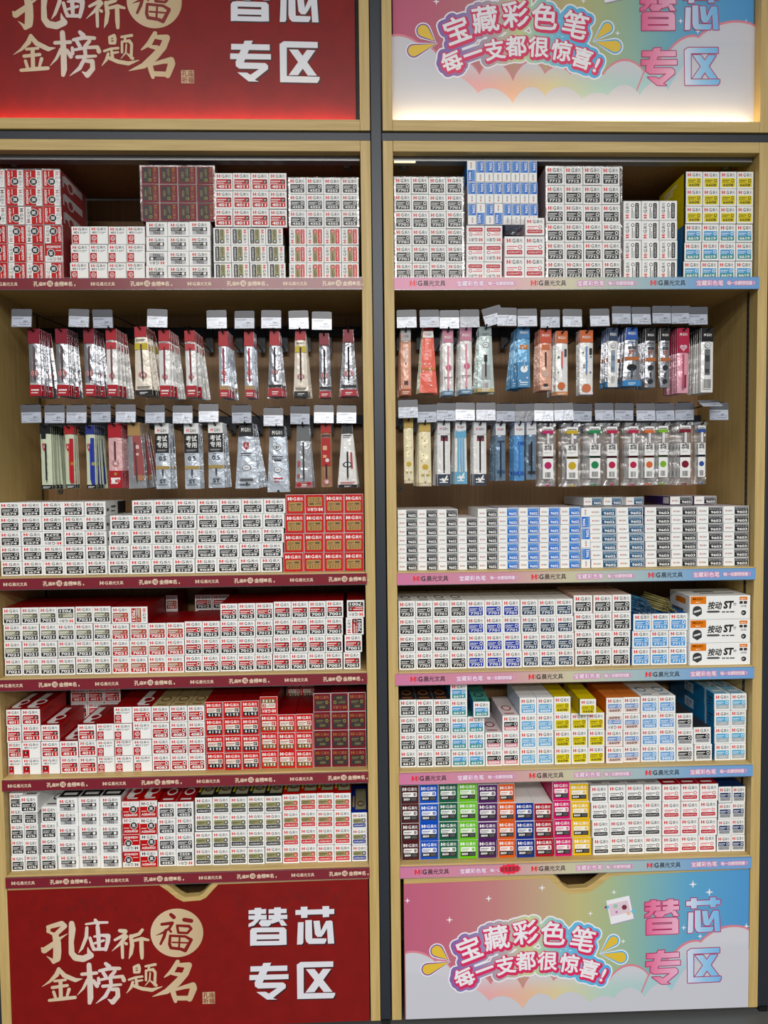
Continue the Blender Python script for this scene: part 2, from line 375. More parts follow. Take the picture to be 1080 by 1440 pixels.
# ------------------------------------------------------------------ sign artwork (traced in drawer pixels, laid on a plane)
A_ = lambda x, y: (50+x/8.3077, 1270+y/8.3077, 1/8.3077)
B_ = lambda x, y: (170+x/7.714, 1270+y/7.714, 1/7.714)
C_ = lambda x, y: (340+x/7.714, 1260+y/7.714, 1/7.714)
D_ = lambda x, y: (580+x/6.75, 1270+y/6.75, 1/6.75)
E_ = lambda x, y: (720+x/6, 1250+y/6, 1/6)
G_ = lambda x, y: (890+(105+(x-75)*.7236)/6.353, 1240+(155+(y-117)*.7538-.0163*(x-140))/6.353, 1/6.353)
BRUSH = [  # (frame, strokes of x, y, width)
 (A_, [[150,275,45, 200,262,52, 310,232,60, 345,262,55, 255,345,52, 238,372,58], [152,325,42, 158,285,48], [165,335,28, 225,362,40],
  [235,370,70, 255,450,88, 258,560,92, 252,640,88, 215,682,45, 185,650,28, 135,615,6], [78,520,24, 105,548,70, 210,475,60, 290,405,30, 380,350,4],
  [425,232,62, 432,300,78, 420,450,58, 425,580,66, 470,632,75, 560,645,76, 648,605,72, 625,560,40, 612,510,6],
  [700,192,36, 730,235,50], [592,240,24, 720,222,32, 842,220,28], [603,282,36, 597,390,44, 545,520,34, 505,578,4],
  [728,272,46, 738,380,50, 745,520,40], [640,402,36, 665,490,40, 688,535,40], [690,385,25, 780,370,35, 852,378,55, 848,440,50, 822,538,40], [690,465,28, 800,430,30], [680,535,35, 800,530,40],
  [985,315,40, 1050,325,55], [930,425,30, 1045,365,44], [895,555,5, 990,470,36, 1060,385,50], [1015,470,36, 1018,560,36, 1020,632,32],
  [275,762,42, 250,830,55, 170,910,30, 80,970,4], [275,768,45, 340,840,55, 470,893,50, 550,878,6], [225,905,30, 355,890,30], [200,980,38, 375,955,35], [295,905,45, 300,1100,45],
  [215,1030,35, 235,1090,35], [395,1000,40, 370,1085,28], [165,1130,35, 320,1110,45, 465,1095,40],
  [545,825,40, 715,810,40], [628,715,55, 640,900,65, 645,1100,66, 635,1158,45], [612,890,40, 560,990,30, 490,1070,4], [680,900,40, 722,962,48],
  [822,700,40, 860,735,56], [750,785,35, 870,757,46, 985,757,40], [790,800,40, 822,850,44], [930,790,40, 880,850,44], [738,870,34, 742,930,40], [760,890,30, 900,860,35, 1020,850,40, 1036,895,50],
  [880,890,45, 885,940,40], [790,965,40, 1000,945,30], [880,970,40, 820,1080,45, 710,1165,6], [870,1000,38, 962,1002,50, 965,1080,55, 905,1150,60, 850,1118,12]]),
 (B_, [[45,425,24, 62,436,34], [235,285,34, 200,330,35, 110,358,40], [110,352,40, 125,450,46, 112,540,40, 90,598,6], [130,405,30, 230,380,40, 300,395,26], [225,410,45, 228,520,46, 232,590,34],
  [145,688,28, 193,670,36, 205,700,30, 200,742,30, 150,745,28, 145,688,28], [155,715,14, 195,706,14], [90,825,25, 160,800,26, 235,790,25], [165,810,25, 175,880,35], [132,850,30, 112,910,30, 65,970,5], [170,842,25, 235,830,20],
  [140,890,35, 230,922,40, 340,936,42, 450,900,8], [270,680,25, 375,660,32], [308,690,24, 300,720,24], [275,725,25, 275,830,25], [282,725,20, 350,715,34, 375,745,30, 370,880,30], [320,750,16, 315,830,18, 265,890,6], [330,842,18, 385,885,34],
  [618,630,46, 560,730,55, 475,797,12], [625,665,40, 740,668,66, 702,760,70, 610,860,80, 500,950,60, 345,1008,5], [560,760,30, 640,770,50],
  [560,930,55, 580,1000,55, 595,1060,36], [600,930,34, 700,902,45, 785,885,66, 790,920,74, 748,1035,58], [590,1025,52, 740,1025,52]]) ]
FU = [[545,120,40, 577,148,44], [447,225,34, 560,210,36, 530,265,30, 460,315,24, 385,345,5], [490,290,34, 470,360,34, 433,438,26], [520,272,24, 545,305,26], [690,175,46, 765,187,46],
  [612,238,28, 740,245,34, 765,272,30, 722,320,28, 625,315,28, 612,238,28], [537,350,28, 530,440,34, 545,480,34, 650,492,34, 700,510,40, 765,392,36, 700,356,28, 537,348,28], [640,360,20, 632,490,22], [560,420,18, 720,425,18]]
BLOCK = {'ti': [[75,150,265,135,265,187,75,192],[75,208,270,200,270,250,75,250],[140,125,213,122,210,205,185,262,135,315,75,332,75,298,130,265,145,220],[185,290,210,255,330,255,315,305,290,325,215,325],
  [292,140,487,133,487,180,292,185],[292,202,495,198,495,243,292,248],[352,120,425,117,425,245,405,270,330,295,290,270,352,240],[400,262,445,250,495,315,430,318],
  [92,370,110,345,163,338,163,530,92,535],[408,335,460,337,485,360,488,522,408,527],[150,338,460,335,460,385,150,390],[160,412,410,410,410,462,160,467],[150,485,410,480,410,527,150,532]],
 'xin': [[583,148,1003,135,1003,190,583,200],[640,112,713,110,713,230,645,233],[875,106,948,104,948,222,880,226],[610,280,672,278,668,500,655,520,600,522],
  [690,258,760,255,765,455,918,455,918,480,900,512,730,515,700,490,690,450],[778,265,845,262,860,375,890,310,915,265,970,260,985,275,1003,510,935,512,925,345,895,400,865,438,820,438,795,410]],
 'zhuan': [[95,758,495,748,495,805,95,815],[85,852,508,842,508,895,85,908],[235,722,320,718,225,938,140,938],[140,930,225,935,450,932,478,955,478,990,340,1100,383,1117,275,1118,160,1035,260,1033,295,1053,385,992,180,998,145,975]],
 'qu': [[598,740,640,710,993,703,993,762,672,770,672,800,598,800],[598,735,672,745,672,1110,603,1112],[603,1050,1012,1043,1012,1070,990,1103,603,1112],[695,788,790,786,985,1033,890,1036],[880,785,970,785,790,1036,692,1040]]}
AM = {}
def cloud_mat(name, z0, z1):
    """white cloud tinted along its foot, the tint changing across the print"""
    m = xramp_mat(name, [(0, (226, 150, 160)), (.25, (228, 170, 172)), (.36, (226, 186, 158)), (.46, (214, 206, 160)), (.58, (176, 206, 196)), (.8, (160, 200, 214)), (1, (140, 186, 216))], 0, .825, .35)
    b = m.node_tree.nodes['Principled BSDF']; src = b.inputs['Base Color'].links[0].from_socket
    tc = nd(m, 'ShaderNodeTexCoord'); sx = nd(m, 'ShaderNodeSeparateXYZ'); lk(m, tc.outputs['Object'], sx.inputs[0])
    mr = nd(m, 'ShaderNodeMapRange'); mr.interpolation_type = 'SMOOTHSTEP'; mr.inputs['From Min'].default_value = z0; mr.inputs['From Max'].default_value = z1; lk(m, sx.outputs[2], mr.inputs['Value'])
    mx = nd(m, 'ShaderNodeMix'); mx.data_type = 'RGBA'; lk(m, mr.outputs[0], mx.inputs[0]); lk(m, src, mx.inputs[6]); mx.inputs[7].default_value = rgb((204, 205, 214)); lk(m, mx.outputs[2], b.inputs['Base Color'])
    return m
def art_mats(c):
    if c in AM: return AM[c]
    if c == 'L':
        m = bpy.data.materials.new('red_sign_print'); m.use_nodes = True; bs = m.node_tree.nodes['Principled BSDF']; bs.inputs['Roughness'].default_value = .33; bs.inputs['Specular IOR Level'].default_value = .3
        tc = nd(m, 'ShaderNodeTexCoord'); n = nd(m, 'ShaderNodeTexNoise', Scale=26., Detail=4.); lk(m, tc.outputs['Object'], n.inputs['Vector'])
        r = ramp(m, [(.35, (122, 17, 15)), (.65, (131, 19, 16))]); lk(m, n.outputs['Fac'], r.inputs[0]); lk(m, r.outputs[0], bs.inputs['Base Color'])
        AM[c] = {'bg': m, 'ink': xramp_mat('gold_print', [(0, (205, 180, 140)), (.25, (216, 200, 180)), (.4, (220, 206, 205)), (.55, (214, 196, 165)), (.8, (208, 184, 150)), (1, (196, 172, 135))], -.83, -.46, .3),
                 'red': mat((127, 18, 16), .33), 'white': mat((222, 224, 232), .35), 'dark': mat((52, 14, 20), .4), 'ghost': mat((112, 14, 13), .35)}
    else:
        AM[c] = {'bg': xramp_mat('rainbow_print', [(0, (188, 96, 126)), (.12, (192, 104, 126)), (.27, (192, 130, 130)), (.38, (190, 158, 134)), (.5, (190, 184, 128)), (.6, (164, 184, 144)), (.7, (130, 178, 176)), (.82, (94, 164, 204)), (1, (80, 150, 208))], .0, .825, .35),
                 'white': mat((236, 236, 242), .35), 'crim': mat((214, 44, 96), .35), 'cloud': mat((200, 202, 211), .4), 'yel': mat((226, 190, 60), .35), 'pink': mat((225, 120, 140), .35), 'sky': mat((110, 190, 225), .35),
                 'rim': xramp_mat('rainbow_rim', [(0, (130, 90, 165)), (.2, (150, 130, 180)), (.4, (190, 180, 170)), (.5, (200, 210, 150)), (.62, (150, 200, 190)), (.75, (100, 185, 225)), (1, (80, 175, 230))], .10, .50, .35),
                 'back_cloud': cloud_mat('cloud_back', .062, .125), 'hi_cloud': cloud_mat('cloud_hi', .085, .185),
                 'pinkrim': mat((215, 130, 145), .35), 'mag': mat((170, 46, 96), .35), 'shade': mat((170, 160, 190), .35),
                 'pinkfill': xramp_mat('pink_fill', [(0, (222, 90, 140)), (1, (236, 190, 215))], .57, .67, .35), 'bluefill': xramp_mat('blue_fill', [(0, (222, 222, 240)), (.5, (150, 200, 235)), (1, (110, 180, 235))], .67, .76, .35)}
    return AM[c]
def artwork(c, parent, y0, dx, dz):
    """lettering and pictures printed on the sign; dx, dz shift the drawer's artwork to another panel"""
    M = art_mats(c)
    def pt(x, y): p = at(x, y); return (p.x, p.z)
    P = lambda x, z, l: (x, y0-.0001*l, z)
    K = at(541, 1330).x-at(540, 1330).x      # metres per pixel on the plane
    def strokes(b, fr, L, m, layer):
        for s in L:
            q = []
            for i in range(0, len(s), 3):
                x, y, k = fr(s[i], s[i+1]); X, Z = pt(x, y); q.append((X, Z, s[i+2]*k*K))
            b.stroke(P, q, m, layer)
    def polys(b, fr, L, m, layer, ox=0, oy=0, rad=0):
        for s in L:
            q = [pt(*fr(s[i]+ox, s[i+1]+oy)[:2]) for i in range(0, len(s), 2)]
            if rad: b.stroke(P, [p+(rad,) for p in q], m, layer, 8, True)
            b.poly(P, q, m, layer)
    def done(b, name, up=0.):
        o = b.build(name, parent); o.location = (dx, 0, dz+(up if dz else 0))
        return o
    if c == 'L':
        b = MB()
        for t in range(46):
            X = random.choice((random.uniform(-.86, -.56), random.uniform(-.38, -.1))); Z = random.uniform(.27, .335)
            b.glyph_fat(P, random.choice('孔庙祈福金榜题名'), X, Z, random.uniform(.012, .02), 0, 0, M['ghost'], 1)
        done(b, 'faint_lettering')
        b = MB()
        for fr, L in BRUSH: strokes(b, fr, L, M['ink'], 2)
        done(b, 'gold_lettering', .004)
        b = MB(); x, y, k = B_(610, 318); X, Z = pt(x, y); b.disc(P, X, Z, 280*k*K, 268*k*K, M['ink'], 2, 40); strokes(b, B_, FU, M['red'], 3)
        done(b, 'blessing_roundel_lettering', .004)
        b = MB(); X, Z = pt(*B_(955, 1022)[:2]); s = 66/7.714*K
        b.poly(P, [(X-s, Z-s), (X+s, Z-s), (X+s, Z+s), (X-s, Z+s)], M['ink'], 2)
        for i, ch in enumerate('孔祈庙福'): b.glyph_fat(P, ch, X+(i//2-.5)*s*.98, Z-(i % 2-.5)*s*.98, s*.98, 0, .0002, M['red'], 3)
        done(b, 'seal_lettering')
        b = MB()
        for L in BLOCK.values(): polys(b, C_, L, M['dark'], 1, 13, 13); polys(b, C_, L, M['white'], 2)
        done(b, 'white_lettering')
        return
    # clouds
    def cloud(b, valleys, bottom, m, layer):
        q = []
        for (xa, ya, up), (xb, yb, _) in zip(valleys, valleys[1:]):
            for i in range(12):
                t = i/12; q.append(pt(xa+(xb-xa)*t, ya+(yb-ya)*t-up*math.sin(math.pi*t)**.75))
        q.append(pt(*valleys[-1][:2])); base = [(q[-1][0], bottom), (q[0][0], bottom)]
        for u, v in zip(q, q[1:]): b.poly(P, [(u[0], bottom), (v[0], bottom), v, u], m, layer)
    bot = .0148 if dz == 0 else -.0145
    b = MB(); XE = 1062 if dz else 1052.5        # far edge of the panel
    back = [(570, 1341, 6), (612, 1352, 8), (640, 1372, 14), (690, 1384, 20), (735, 1390, 20), (778, 1379, 9), (812, 1378, 5), (857, 1377, 16), (911, 1371, 4)]
    cloud(b, [(x, y-3, u) for x, y, u in back], bot, M['pinkrim'], 1); cloud(b, back, bot, M['back_cloud'], 2)
    big = [(899, 1404, 0), (912, 1372, 1), (945, 1345, 8), (985, 1325, 12), (XE, 1308, 0)]
    cloud(b, [(x-1, y-3, u) for x, y, u in big[:-1]]+[(XE, 1305, 0)], bot, M['pinkrim'], 2.9); cloud(b, big, bot, M['hi_cloud'], 3.4)
    front = [(570.5, 1366, 0), (600, 1368, 4), (640, 1385, 8), (688, 1407, 12), (735, 1418, 16), (778, 1407, 14), (828, 1409, 6), (863, 1403, 14), (906, 1401, 14), (944, 1393, 12), (985, 1352, 12), (XE, 1334, 0)]
    cloud(b, front, bot, M['cloud'], 3.9)
    done(b, 'cloud_print')
    # stars
    b = MB()
    for x, y, r in ((632, 1293, 5), (687, 1263, 5), (762, 1248, 5), (863, 1254, 4), (830, 1284, 4), (974, 1243, 6), (997, 1254, 6), (984, 1316, 4), (961, 1304, 4), (1049, 1302, 5), (573, 1266, 4), (876, 1323, 4)):
        X, Z = pt(x, y); r *= K
        b.poly(P, [(X+(r if i % 2 == 0 else r*.28)*math.cos(i*math.pi/4), Z+(r if i % 2 == 0 else r*.28)*math.sin(i*math.pi/4)) for i in range(8)], M['white'], 1)
    done(b, 'star_print')
    # candy lettering in four layers
    CH = [('宝', D_, 535, 425, 36, 20), ('藏', D_, 795, 322, 36, 9), ('彩', E_, 110, 360, 36, 5), ('色', E_, 345, 368, 36, -4), ('笔', E_, 592, 420, 36, -14),
          ('每', D_, 490, 697, 28, 24), ('一', D_, 682, 622, 27, 19), ('支', D_, 880, 580, 28, 10), ('都', E_, 115, 602, 28, 4), ('很', E_, 297, 602, 28, -3), ('惊', E_, 482, 622, 28, -9), ('喜', E_, 650, 672, 28, -17), ('!', E_, 765, 722, 26, -24)]
    PET = [(D_, 335, 530, 232, 448, 52), (D_, 345, 555, 145, 622, 50), (E_, 750, 530, 852, 432, 38), (E_, 752, 545, 915, 572, 46)]
    def petal(b, fr, tx, ty, x, y, r, grow, m, layer):
        k = fr(0, 0)[2]*K; X, Z = pt(*fr(x, y)[:2]); T = pt(*fr(tx, ty)[:2]); R = (r+grow)*k
        dx_, dz_ = T[0]-X, T[1]-Z; d = math.hypot(dx_, dz_); T = (T[0]+dx_/d*grow*k, T[1]+dz_/d*grow*k); a0 = math.atan2(dz_, dx_); h = math.acos(min(1, R/(d+grow*k)))
        b.poly(P, [T]+[(X+R*math.cos(a0+h+(2*math.pi-2*h)*i/24), Z+R*math.sin(a0+h+(2*math.pi-2*h)*i/24)) for i in range(25)], m, layer)
    for nm, rad, m, l, oy, gr in (('outline_lettering', 9.6, 'white', 5, 1, 22), ('rainbow_lettering', 7.6, 'rim', 6, 1, 12), ('crimson_lettering', 3.6, 'crim', 7, 1.6, None), ('candy_lettering', .75, 'white', 8, 0, None)):
        b = MB()
        for ch, fr, x, y, h, ang in CH:
            X, Z = pt(*fr(x, y)[:2]); b.glyph_fat(P, ch, X, Z, h*K*1.02, math.radians(ang), rad*K, M[m], l, (1.2*K if oy > 1.1 else 0), -oy*K, n=8 if rad < 5 else 12)
        if gr:
            for p in PET: b.gid += 1; petal(b, *p, gr, M[m], l)
        if nm == 'candy_lettering':
            for p in PET: b.gid += 1; petal(b, *p, 0, M['yel'], 7.5)
        done(b, nm, .009)
    for nm, keys, m in (('pink_lettering', ('ti', 'zhuan'), 'pinkfill'), ('blue_lettering', ('xin', 'qu'), 'bluefill')):
        b = MB()
        for k in keys:
            polys(b, G_, BLOCK[k], M['shade'], 4.8, 12, 12); polys(b, G_, BLOCK[k], M['mag'], 5.4, rad=2.3*K); polys(b, G_, BLOCK[k], M[m], 6)
        done(b, nm, -.007)
    # small printed snapshot with jigsaw pieces
    b = MB(); q = [E_(792, 95), E_(985, 52), E_(1025, 245), E_(832, 295)]; q = [pt(*p[:2]) for p in q][::-1]
    off = 1.2*K; b.poly(P, [(x+off, z-off) for x, z in q], M['shade'], 5); b.poly(P, q, M['white'], 6)
    q2 = [pt(*E_(x, y)[:2]) for x, y in ((808, 128), (972, 90), (998, 190), (830, 228))][::-1]; b.poly(P, q2, mat((222, 200, 214), .4), 7)
    for x, y, r, cc in ((870, 140, 20, (150, 200, 180)), (945, 150, 24, (120, 50, 60)), (880, 190, 12, (190, 120, 180)), (800, 150, 18, (120, 190, 225)), (1020, 185, 20, (110, 190, 215)), (980, 200, 18, (236, 190, 150)), (785, 150, 12, (225, 130, 130))):
        X, Z = pt(*E_(x, y)[:2]); b.disc(P, X, Z, r/6*K, r/6*K, mat(cc, .4), 8, 6)
    done(b, 'snapshot_print', .024)
cabs = {c: cabinet(c) for c in 'LR'}
# neighbouring cabinet beyond the post: only its near upright shows
b = MB(); b.box(.8752, .8977, 0, .44, .012, 2.0225, WV); o = b.build('neighbouring_cabinet'); tag(o, 'oak upright of the next cabinet beyond the far metal post', 'cabinet')
# ------------------------------------------------------------------ lit sign boxes above
def sign(c):
    x0, x1 = CABX[c]; t = .0225
    root = empty('sign_box', ((x0+x1)/2, 0, 2.0436))
    tag(root, {'L': 'red sign box with gold brush lettering above the red cabinet', 'R': 'pastel sign box with candy lettering above the pastel cabinet'}[c], 'sign')
    def part(bm, name, par=root):
        o = bm.build(name, par)
        if par is root: loc_to(o, root)
        return o
    b = MB(); b.box(x0, x1, 0, .05, 2.044, 2.0676, WH); bev(part(b, 'bottom_rail'), .001)
    for a in (x0-t, x1): b = MB(); b.box(a+.0002, a+t-.0002, 0, .05, 2.044, 2.46, WV); bev(part(b, 'stile'), .001)
    b = MB(); b.box(x0, x1, 0, .05, 2.425, 2.46, WH); part(b, 'top_rail')
    b = MB(); b.box(x0-.02, x1+.02, .052, .06, 2.044, 2.46, BLK); part(b, 'backboard')
    gm = art_mats(c)['bg']
    b = MB(); b.box(x0+.004, x1-(.0085 if c == 'L' else .002), .027, .031, 2.072, 2.42, gm); pn = part(b, 'printed_panel')
    artwork(c, pn, .0268, -.006 if c == 'L' else -.012, 2.088)
    # strip lamp lying behind the bottom rail's lip
    m = bpy.data.materials.new('strip_lamp_glow'); m.use_nodes = True; bs = m.node_tree.nodes['Principled BSDF']
    bs.inputs['Emission Color'].default_value = (1, .74, .38, 1); bs.inputs['Emission Strength'].default_value = LAMP
    b = MB(); b.box(x0+.01, x1-.012, .008, .016, 2.0677, 2.0700, m); part(b, 'strip_lamp')
LAMP = 18.
for c in 'LR': sign(c)
# ------------------------------------------------------------------ refill cartons
def face_P(w, h, y0=0.):            # u, v in 0..1-over-the front, x across and z up about the centre
    return lambda u, v, l: ((u-.5)*w, y0-.0001*l, (v-.5)*h)
def top_P(w, h, L):
    return lambda u, v, l: ((u-.5)*w, v*L, h/2+.0001*l)
def side_P(w, h, L, sg):
    return lambda u, v, l: (sg*(w/2+.0001*l), (u if sg > 0 else 1-u)*L, (v-.5)*h)
K_ = (34, 34, 37); WH_ = (228, 229, 227); R_ = (198, 26, 38); DR = (150, 22, 34); MR = (118, 24, 42); OL = (150, 150, 118); GD = (178, 150, 92)
def cm(c):
    """printed card: clean ink colours on coated board"""
    hi, lo = max(c), min(c)
    if hi-lo > 40: c = tuple(max(0, min(255, round((v-(hi-v)*.24)*.93))) for v in c)
    elif hi < 130: c = tuple(round(v*.7) for v in c)
    elif lo > 222: c = tuple(min(255, v+10) for v in c)
    return mat(c, .45, spec=.3)
def logo(b, P, cM=(226, 30, 45), cG=(60, 60, 64), v0=.71, v1=.92, u0=.09, u1=.91):
    k = (u1-u0)
    logo_m(b, P, u0, v0, u0+.23*k, v1, cm(cM), 1)
    for v in (.25, .68): b.poly(P, [(u0+.27*k, v0+(v1-v0)*v-.02), (u0+.315*k, v0+(v1-v0)*v-.02), (u0+.315*k, v0+(v1-v0)*v+.025), (u0+.27*k, v0+(v1-v0)*v+.025)], cm(cM), 1)
    b.text(P, 'G', u0+.36*k, v0, u0+.55*k, v1, cm(cG), 1, .02)
    b.text(P, '晨光', u0+.60*k, v0, u0+1.*k, v1, cm(tuple(min(255, c+25) for c in cG)), 1, .005)
def rr(b, P, u0, v0, u1, v1, c, l, r=.035):
    b.poly(P, [(u0+r, v0), (u1-r, v0), (u1, v0+r), (u1, v1-r), (u1-r, v1), (u0+r, v1), (u0, v1-r), (u0, v0+r)], cm(c) if isinstance(c, tuple) else c, l)
def fine(b, P, u0, v0, u1, v1, c, l, rows=2):
    """a block of print too fine to read: rows of broken dashes"""
    rnd = random.Random(int(u0*977+v0*331)); h = (v1-v0)/rows
    for r in range(rows):
        u = u0; end = u1-(0 if r == 0 else rnd.uniform(.05, .35)*(u1-u0)); hh = h*(.56 if r == 0 else .36)
        while u < end-.01:
            e = min(end, u+rnd.uniform(.05, .09)); b.poly(P, [(u, v1-(r+1)*h), (e-.012, v1-(r+1)*h), (e-.012, v1-(r+1)*h+hh), (u, v1-(r+1)*h+hh)], cm(c), l); u = e
def std(lab, num, nc=WH_, low=None, ring=WH_, ringin=None, tx=WH_, logoc=((226, 30, 45), (60, 60, 64)), big=.2, ser=False):
    def f(b, P):
        logo(b, P, *logoc)
        rr(b, P, .08, .09, .92, .63, lab, 1)
        if low: rr(b, P, .08, .09, .92, .345, low, 2)
        else: b.poly(P, [(.11, .342), (.89, .342), (.89, .36), (.11, .36)], cm(tx), 2)
        fine(b, P, .13, .40, .62, .56, tx, 2)
        if ring: b.disc(P, .78, .485, .095, .10, cm(ring), 2, 14); b.disc(P, .78, .485, .06, .062, cm(ringin or lab), 3, 12)
        hw = min(.37, .08*len(num)); b.text(P, num, .5-hw, .14, .5+hw, .29, cm(nc), 3, .022 if len(num) < 6 else .008)
    return f
def band2(up, low, num, nc=WH_, sq=K_, tx=WH_, rnd=False, lc=((226, 30, 45), (60, 60, 64)), frame=None):
    """two bands: small print and a badge above, the number below"""
    def f(b, P):
        logo(b, P, *lc, v0=.74, v1=.93)
        rr(b, P, .06, .09, .94, .66, frame or low, 1)
        b.poly(P, [(.08, .37), (.92, .37), (.92, .64), (.08, .64)], cm(up), 2)
        b.poly(P, [(.06, .355), (.94, .355), (.94, .372), (.06, .372)], cm(WH_), 3)
        fine(b, P, .11, .41, .66, .60, tx, 3)
        if rnd: b.disc(P, .8, .505, .10, .11, cm(WH_), 3, 14); b.disc(P, .8, .505, .06, .065, cm(sq), 4, 10)
        else: b.poly(P, [(.70, .40), (.90, .40), (.90, .61), (.70, .61)], cm(sq), 3); fine(b, P, .74, .44, .87, .58, tx, 4, 2)
        b.text(P, num, .15, .135, .85, .31, cm(nc), 3, .028)
    return f
def qr4011(icon):
    def f(b, P):
        logo(b, P, v0=.78, v1=.94)
        b.text(P, '4011', .1, .60, .52, .735, cm(K_), 1, .02); fine(b, P, .58, .60, .9, .73, (120, 120, 124), 1, 2)
        b.poly(P, [(.02, .02), (.40, .02), (.40, .54), (.02, .54)], cm((196, 30, 44)), 1)
        if icon: b.disc(P, .22, .33, .13, .14, cm(WH_), 2, 14); b.disc(P, .22, .33, .10, .108, cm((196, 30, 44)), 3, 12); b.text(P, '红', .16, .27, .28, .39, cm(WH_), 4)
        else: rr(b, P, .11, .26, .31, .44, K_, 2); b.text(P, 'K', .17, .29, .25, .41, cm(WH_), 3)
        fine(b, P, .10, .07, .34, .15, WH_, 2, 1)
    return f
def agr_ring(b, P):       # red carton, white band, black badge
    b.poly(P, [(.0, .66), (1, .66), (1, .99), (0, .99)], cm(WH_), 1); logo(b, P, v0=.73, v1=.93)
    b.disc(P, .66, .52, .23, .24, cm(WH_), 2, 18); b.disc(P, .66, .52, .20, .208, cm(K_), 3, 18); b.text(P, '黑', .55, .41, .77, .63, cm(WH_), 4, .01)
    fine(b, P, .08, .35, .40, .42, WH_, 2, 1); b.text(P, 'AGR640G0', .08, .09, .90, .24, cm(WH_), 2, .02)
def agr_c3(up, low, badge):
    def f(b, P):
        logo(b, P, v0=.74, v1=.92)
        rr(b, P, .06, .36, .92, .66, up, 1); fine(b, P, .11, .43, .58, .58, (60, 60, 55), 2)
        b.disc(P, .78, .51, .12, .125, cm(badge), 2, 12); b.text(P, '黑' if badge == K_ or badge[0] < 60 else '红', .71, .44, .85, .58, cm(WH_), 3)
        rr(b, P, .06, .09, .92, .34, low, 1); b.text(P, 'AGR640C3', .12, .155, .86, .265, cm(WH_), 2, .006)
    return f
def agr_t2(c):
    def f(b, P):
        logo(b, P, v0=.70, v1=.90)
        fine(b, P, .10, .40, .66, .58, tuple(min(255, x+40) for x in c), 1)
        b.disc(P, .78, .49, .10, .10, cm(c), 1, 12); b.disc(P, .78, .49, .065, .065, cm(WH_), 2, 10)
        rr(b, P, .08, .12, .90, .34, c, 1); b.text(P, 'AGR640T2', .14, .185, .84, .275, cm(WH_), 2, 0.)
    return f
def c8009(b, P):
    logo(b, P, WH_, WH_, v0=.72, v1=.90)
def col8009(body, num):
    def f(b, P):
        logo(b, P, (240, 240, 240), (225, 225, 225), v0=.71, v1=.89)
        rr(b, P, .1, .38, .90, .63, WH_, 1); fine(b, P, .14, .42, .58, .58, body, 2)
        b.disc(P, .78, .505, .085, .09, cm(body), 2, 12); hw = .016 if num == '1' else .032*len(num); b.text(P, num, .78-hw, .46, .78+hw, .55, cm(WH_), 3)
        b.poly(P, [(.1, .13), (.90, .13), (.90, .37), (.1, .37)], cm((58, 56, 58)), 1); b.text(P, '8009', .15, .19, .50, .31, cm(WH_), 2, .03); rr(b, P, .58, .18, .86, .32, (120, 120, 122), 2, .02)
    return f
def slim(c, num):
    def f(b, P):
        logo(b, P, u0=.08, u1=.36, v0=.36, v1=.58)
        b.poly(P, [(.44, .02), (.985, .02), (.985, .98), (.44, .98)], cm(c), 1)
        b.poly(P, [(.48, .60), (.95, .60), (.95, .92), (.48, .92)], cm(tuple(round(x*.4+235*.6) for x in c)), 2); fine(b, P, .51, .66, .92, .92, c, 3, 1)
        b.text(P, num, .53, .13, .94, .47, cm(WH_), 2, .025)
    return f
def c7032(b, P):
    logo(b, P, v0=.68, v1=.90, u0=.14, u1=.86)
    b.poly(P, [(.14, .10), (.86, .10), (.86, .36), (.14, .36)], cm((182, 184, 186)), 1); b.poly(P, [(.14, .36), (.86, .36), (.86, .62), (.14, .62)], cm(K_), 1)
    fine(b, P, .18, .42, .60, .57, WH_, 2); b.disc(P, .73, .49, .075, .10, cm(WH_), 2, 12); b.text(P, '7032', .32, .13, .68, .33, cm((50, 50, 54)), 2, .03)
def c2111(b, P):
    logo(b, P, (240, 238, 235), (238, 235, 232), v0=.70, v1=.88)
    rr(b, P, .12, .12, .88, .62, (186, 156, 104), 1); fine(b, P, .17, .42, .5, .54, (70, 50, 40), 2); b.poly(P, [(.56, .44), (.80, .44), (.80, .54), (.56, .54)], cm((120, 110, 90)), 2)
    b.poly(P, [(.15, .36), (.85, .36), (.85, .375), (.15, .375)], cm((90, 60, 40)), 2); b.text(P, '2 1 1 1', .26, .17, .74, .32, cm((70, 30, 30)), 2, .02)
def c4384(b, P):
    logo(b, P, (165, 120, 70), (150, 108, 78), v0=.70, v1=.88)
    rr(b, P, .10, .12, .90, .64, (72, 70, 70), 1); b.poly(P, [(.10, .38), (.90, .38), (.90, .395), (.10, .395)], cm((120, 60, 60)), 2); fine(b, P, .15, .44, .6, .58, (150, 140, 90), 2)
    b.disc(P, .78, .51, .09, .095, cm((170, 160, 80)), 2, 12); b.disc(P, .78, .51, .055, .06, cm((72, 70, 70)), 3, 10); b.text(P, '4384', .32, .18, .68, .32, cm((150, 140, 95)), 2, .01)
LRED = ((238, 234, 230), (236, 232, 228))
def s4195(low):
    def f(b, P):
        logo(b, P, *LRED, v0=.72, v1=.90)
        b.poly(P, [(.1, .36), (.92, .36), (.92, .64), (.1, .64)], cm((232, 226, 214)), 1); fine(b, P, .14, .42, .62, .58, (160, 40, 40), 2)
        b.poly(P, [(.66, .41), (.88, .41), (.88, .60), (.66, .60)], cm((200, 40, 40) if low != K_ else (70, 80, 84)), 2); fine(b, P, .70, .44, .85, .57, WH_, 3, 2)
        b.poly(P, [(.1, .10), (.92, .10), (.92, .36), (.1, .36)], cm(low), 1); b.text(P, '4 1 9 5', .16, .14, .86, .31, cm(WH_), 2, .03)
    return f
BLU = (106, 178, 226); TEA = (92, 158, 158)
